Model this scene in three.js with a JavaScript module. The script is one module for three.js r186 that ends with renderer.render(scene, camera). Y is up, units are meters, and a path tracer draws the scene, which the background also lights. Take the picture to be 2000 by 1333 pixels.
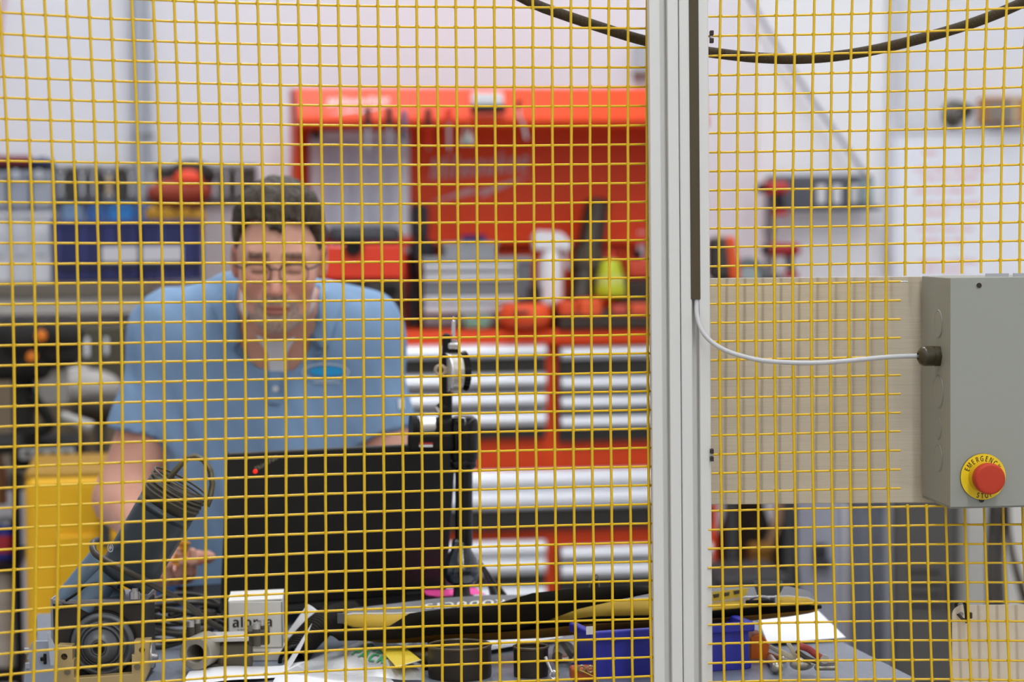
import * as THREE from 'three';
import { RoundedBoxGeometry } from 'three/addons/geometries/RoundedBoxGeometry.js';
import { mergeGeometries } from 'three/addons/utils/BufferGeometryUtils.js';
import { RectAreaLightUniformsLib } from 'three/addons/lights/RectAreaLightUniformsLib.js';

// ---------- camera, lights, exposure ----------
const FOCAL = 4722, CX = 1000, CY = 666.5;             // focal length in pixels of the 2000 x 1333 frame
const scene = new THREE.Scene();
scene.background = new THREE.Color(0x000000);
const camera = new THREE.PerspectiveCamera(2 * Math.atan(CY / FOCAL) * 180 / Math.PI, 2000 / 1333, 0.05, 60);
camera.rotation.order = 'YXZ';
camera.position.set(0, 1.53, 0);
camera.rotation.set(-Math.atan(226.5 / FOCAL), 0, -0.0086);
camera.focus = 3.15;
camera.userData.fStop = 3.6;
camera.updateMatrixWorld(true);
const EXPOSURE = 1.0, LAMP = 23.5;
RectAreaLightUniformsLib.init();
const ROOM = 0.15;                                     // the room is turned a little to the camera
const CEIL = 4.8, TABLE = 0.915;

// ---------- helpers ----------
let seed = 7;
const rnd = () => { seed = (seed * 1664525 + 1013904223) % 4294967296; return seed / 4294967296; };
const V = (x, y, z) => new THREE.Vector3(x, y, z);
const at = (px, py, d) => V((px - CX) / FOCAL * d, -(py - CY) / FOCAL * d, -d).applyMatrix4(camera.matrixWorld);
const K = (d) => d / FOCAL;                            // metres per pixel at depth d
const onPlane = (px, py, y) => { const a = at(px, py, 1), o = camera.position, t = (y - o.y) / (a.y - o.y); return V(o.x + (a.x - o.x) * t, y, o.z + (a.z - o.z) * t); };
const std = (color, roughness = 0.5, metalness = 0, more = {}) => new THREE.MeshStandardMaterial({ color, roughness, metalness, ...more });
const phys = (color, roughness = 0.5, metalness = 0, more = {}) => new THREE.MeshPhysicalMaterial({ color, roughness, metalness, ...more });
const flat = (g) => {
  g = g.index ? g.toNonIndexed() : g;
  for (const n of Object.keys(g.attributes)) if (!['position', 'normal', 'uv'].includes(n)) g.deleteAttribute(n);
  if (!g.attributes.uv) g.setAttribute('uv', new THREE.BufferAttribute(new Float32Array(g.attributes.position.count * 2), 2));
  if (!g.attributes.normal) g.computeVertexNormals();
  return g;
};
const merge = (list) => list.length === 1 ? list[0] : mergeGeometries(list.map(flat));
const used = new Map();
const numbered = (n) => { const k = used.get(n) ?? 0; used.set(n, k + 1); return k ? n + '_' + String(k).padStart(3, '0') : n; };
function obj(name, geos, mat, parent = scene) {
  const m = new THREE.Mesh(merge([].concat(geos)), mat);
  m.name = parent === scene ? numbered(name) : name; m.castShadow = m.receiveShadow = true;
  parent.add(m);
  return m;
}
const tag = (o, label, category, group) => { Object.assign(o.userData, { label, category }); if (group) o.userData.group = group; return o; };
function thing(name, label, category, pos = V(0, 0, 0), yaw = 0, group) {
  const o = new THREE.Group(); o.name = numbered(name); o.position.copy(pos); o.rotation.y = yaw; scene.add(o);
  return tag(o, label, category, group);
}
const struct = (name, geos, mat) => { const m = obj(name, geos, mat); m.userData.kind = 'structure'; return m; };
const T = (g, x = 0, y = 0, z = 0, rx = 0, ry = 0, rz = 0) => g.applyMatrix4(new THREE.Matrix4().makeRotationFromEuler(new THREE.Euler(rx, ry, rz)).setPosition(x, y, z));
const bx = (w, h, d, x = 0, y = 0, z = 0, r = 0) => T(r > 0 ? new RoundedBoxGeometry(w, h, d, 2, Math.min(r, w * 0.49, h * 0.49, d * 0.49)) : new THREE.BoxGeometry(w, h, d), x, y, z);
const cyl = (r0, r1, h, x = 0, y = 0, z = 0, rx = 0, ry = 0, rz = 0, n = 28) => T(new THREE.CylinderGeometry(r1, r0, h, n), x, y, z, rx, ry, rz);   // r0 below, r1 above
const sph = (r, x = 0, y = 0, z = 0, sx = 1, sy = 1, sz = 1) => new THREE.SphereGeometry(r, 24, 16).scale(sx, sy, sz).translate(x, y, z);
const tor = (R, r, x = 0, y = 0, z = 0, rx = 0, ry = 0, rz = 0) => T(new THREE.TorusGeometry(R, r, 12, 36), x, y, z, rx, ry, rz);
const lathe = (pts, n = 36) => new THREE.LatheGeometry(pts.map(([r, y]) => new THREE.Vector2(r, y)), n);
const tube = (pts, r, seg = 48, rad = 10, closed = false) => new THREE.TubeGeometry(new THREE.CatmullRomCurve3(pts, closed, 'centripetal'), seg, r, rad, closed);
function ext(pts, depth, bevel = 0, holes = []) {
  const s = new THREE.Shape(pts.map(([x, y]) => new THREE.Vector2(x, y)));
  for (const h of holes) s.holes.push(h);
  return new THREE.ExtrudeGeometry(s, { depth, bevelEnabled: bevel > 0, bevelThickness: bevel, bevelSize: bevel, bevelOffset: -bevel, bevelSegments: 2, curveSegments: 20 });
}
const hole = (x, y, r) => new THREE.Path().absarc(x, y, r, 0, Math.PI * 2, true);
function tubeTo(a, b, r0, r1 = r0, n = 24) {           // a straight rod between two points
  const d = b.clone().sub(a), g = new THREE.CylinderGeometry(r1, r0, d.length(), n);
  return g.applyMatrix4(new THREE.Matrix4().compose(a.clone().add(b).multiplyScalar(0.5), new THREE.Quaternion().setFromUnitVectors(V(0, 1, 0), d.normalize()), V(1, 1, 1)));
}
// a sheet through a grid of points [row][column], given a thickness along its normals
function sheet(rows, thick = 0.001) {
  const nr = rows.length, nc = rows[0].length, P = rows.flat(), idx = [], pos = [], uv = [], nrm = P.map(() => V(0, 0, 0));
  for (let i = 0; i < nr; i++) for (let j = 0; j < nc; j++) {
    const a = rows[Math.min(i + 1, nr - 1)][j].clone().sub(rows[Math.max(i - 1, 0)][j]), b = rows[i][Math.min(j + 1, nc - 1)].clone().sub(rows[i][Math.max(j - 1, 0)]);
    nrm[i * nc + j].copy(b.cross(a).normalize());
  }
  for (const s of [0.5, -0.5]) P.forEach((p, q) => { const v = p.clone().addScaledVector(nrm[q], thick * s); pos.push(v.x, v.y, v.z); uv.push((q % nc) / (nc - 1), Math.floor(q / nc) / (nr - 1)); });
  const N = P.length;
  for (let i = 0; i < nr - 1; i++) for (let j = 0; j < nc - 1; j++) {
    const a = i * nc + j, b = a + 1, c = a + nc, d = c + 1;
    idx.push(a, b, d, a, d, c, N + a, N + d, N + b, N + a, N + c, N + d);
  }
  const edge = (a, b) => idx.push(a, N + a, N + b, a, N + b, b);
  for (let j = 0; j < nc - 1; j++) { edge(j, j + 1); edge((nr - 1) * nc + j + 1, (nr - 1) * nc + j); }
  for (let i = 0; i < nr - 1; i++) { edge((i + 1) * nc, i * nc); edge(i * nc + nc - 1, (i + 1) * nc + nc - 1); }
  const g = new THREE.BufferGeometry();
  g.setAttribute('position', new THREE.Float32BufferAttribute(pos, 3)); g.setAttribute('uv', new THREE.Float32BufferAttribute(uv, 2)); g.setIndex(idx);
  g.computeVertexNormals();
  return g;
}
function paint(w, h, draw) {
  const c = document.createElement('canvas'); c.width = w; c.height = h; draw(c.getContext('2d'), w, h);
  const t = new THREE.CanvasTexture(c); t.colorSpace = THREE.SRGBColorSpace; t.anisotropy = 4; return t;
}
function grain(w, h, base, spread, sx = 1, sy = 1, count = 9000) {   // fine specks or brushed streaks of a colour
  const t = paint(w, h, (g) => {
    g.fillStyle = base; g.fillRect(0, 0, w, h);
    for (let i = 0; i < count; i++) { const v = rnd() < 0.5 ? 0 : 255; g.fillStyle = `rgba(${v},${v},${v},${rnd() * spread})`; g.fillRect(rnd() * w - sx / 2, rnd() * h, sx * (0.5 + rnd()), sy * (0.5 + rnd())); }
  });
  t.wrapS = t.wrapT = THREE.RepeatWrapping; return t;
}
const printed = (w, h, tex, mat = {}) => [new THREE.PlaneGeometry(w, h), std(0xffffff, 0.6, 0, { map: tex, transparent: true, ...mat })];
const M = {
  yellowCoat: phys('#e6ba00', 0.3, 0, { bumpMap: grain(128, 128, '#808080', 0.5, 3, 3, 2500), bumpScale: 0.00016 }),
  alu: std('#e2e0d9', 0.45, 0.2), aluDark: std('#8f8d88', 0.45, 0.6), steel: std('#c4c4c4', 0.28, 0.95), chrome: std('#e6e6e6', 0.14, 1),
  black: phys('#12110e', 0.5, 0, { specularIntensity: 0.5 }), blackGloss: phys('#0b0b0a', 0.16, 0, { specularIntensity: 0.8 }), rubber: std('#201e1b', 0.7), darkGrey: std('#3a3a39', 0.55), grey: std('#7c7c7c', 0.5),
  white: std('#e9e9ec', 0.55), paper: std('#eeeef0', 0.8), red: phys('#c81a10', 0.38, 0, { clearcoat: 0.5, clearcoatRoughness: 0.3 }), orange: std('#e8561c', 0.5), brown: std('#3a2a1c', 0.8),
  blue: std('#2a2f8e', 0.4), yellow: std('#f4b808', 0.5), cream: std('#e3d8c6', 0.55), navy: std('#131a33', 0.9),
};
// ---------- the room ----------
const room = (u, y, w) => V(u * Math.cos(ROOM) + w * Math.sin(ROOM), y, -u * Math.sin(ROOM) + w * Math.cos(ROOM));
function roomBox(name, w, h, d, u, y, z, mat) { const m = struct(name, bx(w, h, d), mat); m.position.copy(room(u, y, z)); m.rotation.y = ROOM; return m; }
const BACK = -7.17;
const wallPaint = std('#e9e9ee', 0.7);
roomBox('wall_back', 11.4, CEIL, 0.2, 0, CEIL / 2, BACK - 0.1, wallPaint);
roomBox('wall_left', 0.2, CEIL, 18.4, -5.6, CEIL / 2, 2, wallPaint);
roomBox('wall_right', 0.2, CEIL, 18.4, 5.6, CEIL / 2, 2, wallPaint);
roomBox('unseen_wall_front', 11.4, CEIL, 0.2, 0, CEIL / 2, 11.1, wallPaint);  // out of view behind the camera; white, returns light to the fence
roomBox('ceiling', 11.4, 0.2, 18.4, 0, CEIL + 0.1, 2, std('#e6e6e6', 0.85));
roomBox('floor', 11.4, 0.2, 18.4, 0, -0.1, 2, std('#a9a7a4', 0.55, 0, { map: (() => { const t = grain(512, 512, '#f2f2f2', 0.12, 4, 4, 20000); t.repeat.set(6, 6); return t; })() }));
const DW = (px) => 7.25 / (1 - Math.tan(ROOM) * (px - CX) / FOCAL);      // depth of the back wall at a column of the frame
const onWall = (px, py, off) => at(px, py, DW(px) - off);

// unseen ceiling lights: long strips out of view, placed to light fence and room
const glow = std('#ffffff', 0.5, 0, { emissive: '#ffffff', emissiveIntensity: 6 });
for (const [x0, z0, len] of [[0.39, -3.19, 0], [-2.3, -3.19, 1], [3.1, -3.19, 2]]) for (const s of [-3.2, 0.4, 4.0, 7.6, 11.2]) {
  const dir = 0.2, z = z0 + s * 1.0 + 0.4, x = x0 + (z - z0) * dir;
  const row = ['middle', 'left', 'right'][len], step = s < -1 ? 'over the tool chest' : s < 1 ? 'over the bench and fence' : s < 5 ? 'over the photographer' : s < 9 ? 'behind the photographer' : 'by the far end wall';
  const t = thing('unseen_ceiling_light', `unseen long white strip light of the ${row} ceiling row, ${step}`, 'light', V(x, CEIL - 0.07, z), Math.atan(dir), 'unseen ceiling strip lights');
  obj('housing', bx(0.2, 0.05, 3.1, 0, 0.035, 0, 0.01), M.white, t);
  obj('diffuser', bx(0.15, 0.03, 3.0, 0, 0, 0, 0.01), glow, t);
  const l = new THREE.RectAreaLight('#f4f9ff', LAMP * (len ? 0.55 : 2.0), 0.15, 3.0); l.position.set(0, -0.025, 0); l.rotation.x = -Math.PI / 2; t.add(l);  // out of view; middle row strongest, for the mesh shadows on the plate
}

// wall panels, trims and conduits
{ const a = onWall(1475, 300, 0), b = onWall(1735, 300, 0);
  const m = struct('pale_wall_panel', bx(a.distanceTo(b), 2.9, 0.04, 0, 0, 0), std('#f4f4f6', 0.5)); m.position.copy(a).add(b).multiplyScalar(0.5).setY(1.5); m.position.add(room(0, 0, 0.03)); m.rotation.y = ROOM;  // the brighter tone of this wall stretch is put into its colour
  const t = struct('trim_1', bx(0.03, 1.9, 0.05), std('#cfcfd4', 0.5)); t.position.copy(onWall(1737, 200, 0.05)).setY(2.75); t.rotation.y = ROOM; }
for (const [px, r, c, l] of [[275, 11, '#b4bcc4', 'wider grey conduit pipe running up the back wall, left of the pair'], [295, 7, '#c3cad1', 'thinner grey conduit pipe running up the back wall, right of the pair']]) {
  const t = thing('conduit_pipe', l, 'pipe', onWall(px, 330, 0.06).setY(1.2), ROOM);
  obj('pipe', cyl(r * K(7.2), r * K(7.2), 2.8, 0, 1.4, 0), std(c, 0.45, 0.3), t);
  for (const y of [0.6, 1.8]) obj('strap', [tor(r * K(7.2) + 0.002, 0.003, 0, y, 0, Math.PI / 2), bx(r * K(7.2) * 2.1, 0.02, 0.008, 0, y, -0.02)], M.grey, t);
}
{ const t = thing('wall_box', 'small grey box with a brown base on the wall above the red hutch', 'box', onWall(1252, 118, 0.05), ROOM), k = K(7.1);
  obj('case', bx(30 * k, 58 * k, 0.05, 0, 4 * k, 0, 0.006), std('#b9c1c6', 0.5), t); obj('base', bx(32 * k, 9 * k, 0.06, 0, -29 * k, 0, 0.004), std('#7a5f57', 0.6), t); }
tag(obj('pull_cord', tube([[-20, 1455], [100, 1525], [200, 1590], [290, 1655], [345, 1692]].map(([y, x]) => onWall(x, y, 0.14)), 5 * K(7.1)), std('#a9a9b4', 0.6)), 'grey cable slanting down the white wall to the tool rack', 'cable');

// whiteboard with red handwriting
{ const k = K(7.15), t = thing('whiteboard', 'large whiteboard covered in faint red handwritten notes', 'whiteboard', onWall(1890, 420, 0.07), ROOM);
  const w = 320 * k, h = 340 * k;
  const tex = paint(1024, 1088, (g, W, H) => {
    g.fillStyle = '#f3f5fb'; g.fillRect(0, 0, W, H); g.strokeStyle = 'rgba(220,80,96,0.55)'; g.lineWidth = 5; g.lineCap = 'round';
    const word = (x, y, n, s) => { g.beginPath(); for (let i = 0; i < n; i++) { const u = x + i * s; g.moveTo(u, y - (rnd() < 0.3 ? 28 : 14)); g.lineTo(u + s * 0.2 * rnd(), y + 4); g.lineTo(u + s * 0.6, y - 12 * rnd()); g.moveTo(u + s * 0.55, y - 14); g.quadraticCurveTo(u + s * 0.9, y - 16 * rnd(), u + s * 0.8, y + 3); } g.stroke(); };
    const line = (x, y, ns) => { for (const n of ns) { word(x, y, n, 20); x += n * 20 + 22; } };
    line(205, 150, [5]); line(150, 255, [5, 5, 5, 6]); line(200, 310, [5, 4, 8]); line(150, 395, [5, 4, 9]); line(210, 480, [4, 5, 8]); line(210, 540, [8]); line(180, 640, [6, 6, 4]); line(200, 715, [6, 2, 4]); line(190, 850, [7, 2, 8]); line(215, 905, [4, 8]);
  });
  obj('frame', [bx(w + 0.02, 0.016, 0.03, 0, h / 2, 0), bx(w + 0.02, 0.016, 0.03, 0, -h / 2, 0), bx(0.016, h, 0.03, -w / 2, 0, 0), bx(0.016, h, 0.03, w / 2, 0, 0)], std('#d8d8df', 0.4), t);
  obj('board', bx(w, h, 0.012, 0, 0, 0), std('#f3f5fb', 0.25), t);
  const q = obj('writing', T(new THREE.PlaneGeometry(w, h), 0, 0, 0.0085), std('#ffffff', 0.25, 0, { map: tex }), t); q.userData.label = 'red handwritten notes'; }
{ const t = thing('parts_carton', 'open brown carton on top of the whiteboard', 'box', onWall(1950, 218, 0.1), ROOM), k = K(7.1);
  obj('carton', bx(92 * k, 52 * k, 0.1, 12 * k, 2 * k, 0, 0.004), std('#b8865a', 0.8), t); obj('flap', bx(46 * k, 40 * k, 0.004, -8 * k, 0, 0.053), std('#8d8378', 0.8), t);
  obj('tape', bx(8 * k, 53 * k, 0.102, 22 * k, 2 * k, 0), std('#cdbf9c', 0.5), t); }
{ const t = thing('wire_coil', 'grey brown coil of wire beside the brown carton on the whiteboard', 'wire', onWall(1868, 222, 0.1), ROOM), k = K(7.1);
  for (let i = 0; i < 4; i++) obj('loop', tor((25 - i * 2) * k, 4 * k, (i - 1.5) * 5 * k, -1 * k, i * 0.012, 0.3 * i, 0.4, 0), std(i % 2 ? '#4d4536' : '#6b6654', 0.6), t); }

// magnetic rack with drills on the right wall
{ const t = thing('tool_rack', 'dark grey tool rack with white slots on the white wall', 'rack', onWall(1600, 375, 0.1), ROOM), k = K(7.15);
  obj('backboard', bx(218 * k, 66 * k, 0.03, 0, 0, 0, 0.01), std('#585860', 0.6), t); obj('shelf', bx(222 * k, 8 * k, 0.09, 0, -33 * k, 0.04, 0.005), std('#45454d', 0.6), t);
  for (const x of [0, 32, 68]) obj('slot', bx(15 * k, 38 * k, 0.02, x * k, -6 * k, 0.02, 0.004), M.white, t); }
function drill(name, label, p, yaw, k, s, gloss) {
  const t = thing(name, label, 'drill', p, yaw);
  obj('body', [T(cyl(13 * k * s, 15 * k * s, 48 * k * s, 0, 0, 0), 0, 0, 0, 0, 0, Math.PI / 2), sph(15 * k * s, 24 * k * s)], gloss, t);
  obj('chuck', T(cyl(6 * k * s, 11 * k * s, 20 * k * s, 0, 0, 0), -34 * k * s, 0, 0, 0, 0, Math.PI / 2), M.black, t);
  obj('handle', T(new RoundedBoxGeometry(15 * k * s, 42 * k * s, 13 * k * s, 2, 5 * k * s), 15 * k * s, -28 * k * s, 0, 0, 0, 0.2), M.black, t);
  obj('battery', bx(32 * k * s, 14 * k * s, 20 * k * s, 18 * k * s, -54 * k * s, 0, 3 * k * s), gloss, t);
  return t;
}
drill('cordless_drill', 'red cordless drill at the left end of the grey tool rack', onWall(1512, 368, 0.2), ROOM + 0.5, K(7), 0.9, M.red);
drill('impact_driver', 'red and black driver lying under the grey tool rack', onWall(1528, 488, 0.16), ROOM - 0.3, K(7), 0.95, std('#a82029', 0.5));
{ const t = thing('work_glove', 'pale grey green glove hanging at the right end of the tool rack', 'glove', onWall(1692, 382, 0.17), ROOM), k = K(7);
  obj('palm', sph(16 * k, 0, -4 * k, 0, 0.9, 1.3, 0.4), std('#86989a', 0.8), t); for (let i = 0; i < 4; i++) obj('finger', T(new THREE.CapsuleGeometry(4 * k, 18 * k, 4, 10), (i - 1.5) * 7.5 * k, 20 * k, 0, 0, 0, (1.5 - i) * 0.12), std('#93a5a8', 0.8), t); }
{ const t = thing('vacuum_wand', 'grey wand standing against the white wall under the rack', 'wand', onWall(1503, 470, 0.14), ROOM), k = K(7.1);
  obj('tube', [cyl(9 * k, 9 * k, 150 * k, 0, 0, 0), cyl(12 * k, 12 * k, 18 * k, 0, 20 * k, 0)], std('#7d7b7d', 0.5), t); obj('head', bx(44 * k, 20 * k, 0.06, 0, -78 * k, 0, 0.01), M.darkGrey, t); }
{ const t = thing('angle_grinder', 'orange and black power tool standing beside the tool chest', 'power tool', at(1418, 505, 6.75), ROOM), k = K(6.75);
  obj('body', bx(40 * k, 84 * k, 0.08, -14 * k, 0, 0, 0.02), M.darkGrey, t); obj('shell', T(new RoundedBoxGeometry(22 * k, 90 * k, 0.09, 3, 0.012), 8 * k, -2 * k, 0, 0, 0, 0.12), M.orange, t);
  obj('guard', T(new THREE.TorusGeometry(30 * k, 8 * k, 12, 30, Math.PI), 45 * k, -36 * k, 0), std('#6c7274', 0.5), t); obj('disc', cyl(22 * k, 22 * k, 0.006, 45 * k, -34 * k, 0, Math.PI / 2), std('#a9b8b8', 0.5), t);
  obj('stand', bx(120 * k, 10 * k, 0.12, 20 * k, -48 * k, 0, 0.01), M.darkGrey, t); }
{ const t = thing('work_stand', 'dark stand beside the red tool chest that carries the orange power tool', 'stand', at(1482, 560, 6.8), ROOM), k = K(6.78);
  const h = t.position.y; obj('shelf', bx(130 * k, 14 * k, 0.1, 0, 0, 0, 0.01), M.darkGrey, t); for (const x of [-58, 58]) obj('leg', bx(0.03, h, 0.03, x * k, -h / 2, 0), M.darkGrey, t); }

// lower right: jackets, cabinet, curtain, dark locker, hanging cables
function jacket(label, px, py, d, w, h, mat, collar) {
  const t = thing('work_jacket', label, 'jacket', at(px, py, d), ROOM), k = K(d), rows = [];
  for (let i = 0; i <= 14; i++) { const v = i / 14, r = []; for (let j = 0; j <= 26; j++) { const u = j / 26 * 2 - 1, ww = w * (0.35 + 0.65 * Math.min(1, v * 2.2 + 0.1)) / 2; r.push(V(u * ww * k, (0.5 - v) * h * k, 0.07 * Math.sqrt(1 - u * u * 0.98) + 0.012 * Math.sin(u * 9 + v * 4) * (0.3 + v))); } rows.push(r); }
  obj('cloth', sheet(rows, 0.01), mat, t); obj('collar', T(new THREE.TorusGeometry(w * 0.16 * k, w * 0.05 * k, 10, 24), 0, h * 0.49 * k, 0.05, 1.3), collar, t); return t;
}
jacket('dark brown work jacket hanging low beside the red tool chest', 1455, 1120, 7.0, 140, 290, std('#2b1e12', 0.95), std('#4b3016', 0.9));
jacket('navy blue work jacket hanging beside the pale grey cabinet', 1530, 1140, 7.05, 60, 330, M.navy, M.navy);
{ const t = thing('tan_strap', 'tan strap slung across the dark brown jacket', 'strap', at(1505, 1030, 6.85), ROOM), k = K(6.85);
  obj('band', sheet([0, 1, 2, 3, 4].map((i) => [V((16 - i * 9) * k, (60 - i * 30) * k, 0.01 * Math.sin(i)), V((36 - i * 9) * k, (62 - i * 30) * k, 0.01 * Math.sin(i))]), 0.004), std('#9c7a5c', 0.8), t); obj('buckle', tor(11 * k, 2.4 * k, -12 * k, -64 * k, 0.01), std('#b58632', 0.4, 0.6), t); }
{ const t = thing('leather_pouch', 'ochre leather pouch hung on the dark brown jacket', 'pouch', at(1482, 1082, 6.84), ROOM), k = K(6.84);
  obj('pocket', bx(48 * k, 42 * k, 0.05, 0, 0, 0, 0.015), std('#7d5114', 0.8), t); obj('flap', T(bx(50 * k, 18 * k, 0.012, 0, 0, 0, 0.005), 0, 16 * k, 0.028, -0.2), std('#8f611c', 0.8), t); }
{ const t = thing('stool', 'black padded stool in front of the dark jackets', 'stool', at(1450, 1126, 6.3), 0.1), k = K(6.3), h = t.position.y;
  obj('seat', bx(150 * k, 34 * k, 0.3, 0, 0, 0, 0.02), std('#1c1b1b', 0.5), t); obj('pole', cyl(0.025, 0.025, h - 0.05, 0, -h / 2, 0), M.chrome, t); for (let i = 0; i < 4; i++) obj('foot', T(bx(0.26, 0.03, 0.04, 0.13, 0, 0, 0.01), 0, 0.02 - h, 0, 0, i * Math.PI / 2, 0), M.black, t); }
{ const k = K(7.0), t = thing('steel_cabinet', 'pale blue grey steel cabinet with a dark latch', 'cabinet', at(1600, 1100, 7.0).setY(0), -0.12), top = at(1600, 915, 7.0).y;
  obj('body', bx(94 * k, top, 0.12, 0, top / 2, -0.06, 0.006), std('#b3b6c4', 0.4), t); obj('door', bx(86 * k, top - 0.1, 0.02, 0, top / 2 + 0.02, 0.012, 0.004), std('#b9bcca', 0.35), t);
  const y = at(1600, 1080, 7).y; obj('latch', [bx(26 * k, 40 * k, 0.03, 2 * k, y, 0.03, 0.008), bx(34 * k, 12 * k, 0.05, 6 * k, y - 16 * k, 0.05, 0.006)], std('#34333a', 0.4), t); }
{ const k = K(7.1), t = thing('strip_curtain', 'grey strip curtain of hanging panels beside the pale cabinet', 'curtain', at(1706, 980, 7.12), ROOM), h = t.position.y - 0.05;
  const cs = ['#a9abb5', '#8f919c', '#b9bbc4', '#7f818b', '#a3a5b0', '#c3c5cd', '#989aa5'];
  obj('rail', bx(112 * k, 10 * k, 0.04, 0, 4 * k, 0), M.grey, t);
  for (let i = 0; i < 7; i++) obj('panel', T(new RoundedBoxGeometry(17 * k, h, 0.008, 2, 0.003), (i - 3) * 14.5 * k, -h / 2, (i % 2) * 0.012, 0, 0.25 - (i % 2) * 0.5, 0), std(cs[i], 0.4), t); }
{ const k = K(6.5), t = thing('dark_locker', 'tall dark grey locker behind the fence at lower right', 'locker', at(1806, 1100, 6.5).setY(0), -0.17), top = at(1806, 905, 6.5).y;
  obj('body', bx(126 * k, top, 0.4, 0, top / 2, -0.2, 0.008), std('#4b4845', 0.55), t); obj('door', bx(112 * k, top - 0.08, 0.016, 0, top / 2, 0.01, 0.004), std('#53504c', 0.5), t); obj('handle', bx(6 * k, 60 * k, 0.03, 48 * k, top - 0.35, 0.03, 0.004), M.black, t);
  for (let i = 0; i < 4; i++) obj('vent', bx(60 * k, 3 * k, 0.006, 0, 0.5 + i * 0.03, 0.02), M.black, t); }
{ const k = K(6.6), t = thing('white_cabinet', 'cream white cabinet beside the dark locker at lower right', 'cabinet', at(1955, 1100, 6.6).setY(0), -0.19), top = at(1955, 905, 6.6).y;
  obj('body', bx(168 * k, top, 0.4, 0, top / 2, -0.2, 0.012), std('#d9d4cb', 0.45), t); obj('door', bx(150 * k, top - 0.1, 0.016, 6 * k, top / 2 + 0.02, 0.01, 0.006), std('#dedad2', 0.4), t); obj('hook', [tor(0.02, 0.004, -10 * k, top - 0.03, 0.03), bx(0.02, 0.05, 0.01, -10 * k, top, 0.02)], M.steel, t); }
{ const k = K(6.4), t = thing('cable_hank', 'thick hank of dark brown cables hanging against the cream cabinet', 'cable', at(1944, 930, 6.4), ROOM);
  for (let i = 0; i < 7; i++) obj('cable', tube([[0, 0], [2, 70], [-1, 150], [1, 240], [3, 330]].map(([x, y], q) => V((x + (i - 3) * 5.2 + Math.sin(i * 2 + q)) * k, -y * k, (i % 3) * 0.012)), 3.6 * k, 24, 8), std(i % 2 ? '#35291d' : '#241b13', 0.6), t);
  for (let i = 0; i < 5; i++) obj('cable', tube([[14, 20], [20, 120], [32 + i * 4, 180 + i * 10], [50 + i * 9, 250 + i * 12], [60 + i * 12, 330]].map(([x, y]) => V(x * k, -y * k, 0.02 + i * 0.006)), 3.2 * k, 24, 8), std('#4a3d30', 0.6), t);
  obj('band', tor(16 * k, 3 * k, 0, -30 * k, 0.01, Math.PI / 2), M.black, t); }
// a spot of a thing's own plane z = const that is seen at a pixel, and a block whose front face covers a rectangle there
function spot(g, px, py, z = 0) {
  g.updateMatrixWorld(true);
  const inv = g.matrixWorld.clone().invert(), o = camera.position.clone().applyMatrix4(inv), a = at(px, py, 1).applyMatrix4(inv), t = (z - o.z) / (a.z - o.z);
  return V(o.x + (a.x - o.x) * t, o.y + (a.y - o.y) * t, z);
}
function rect(g, x0, y0, x1, y1, z, depth, r = 0) {
  const a = spot(g, x0, (y0 + y1) / 2, z), b = spot(g, x1, (y0 + y1) / 2, z), c = spot(g, (x0 + x1) / 2, y0, z), d = spot(g, (x0 + x1) / 2, y1, z);
  return bx(b.x - a.x, c.y - d.y, depth, (a.x + b.x) / 2, (c.y + d.y) / 2, z - depth / 2, r);
}
const script = (text, w, h, colour) => paint(w, h, (g) => {   // the slanted brand lettering with its flash below
  g.clearRect(0, 0, w, h); g.fillStyle = colour; g.save(); g.transform(1, -0.06, -0.22, 1, w * 0.1, h * 0.06); g.font = `bold ${h * 0.5}px sans-serif`; g.textBaseline = 'middle'; g.fillText(text, 0, h * 0.36, w * 0.86); g.restore();
  g.beginPath(); g.moveTo(w * 0.05, h * 0.98); g.lineTo(w * 0.45, h * 0.7); g.lineTo(w * 0.42, h * 0.8); g.lineTo(w * 0.97, h * 0.5); g.lineTo(w * 0.5, h * 0.9); g.lineTo(w * 0.52, h * 0.8); g.closePath(); g.fill();
});

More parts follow.
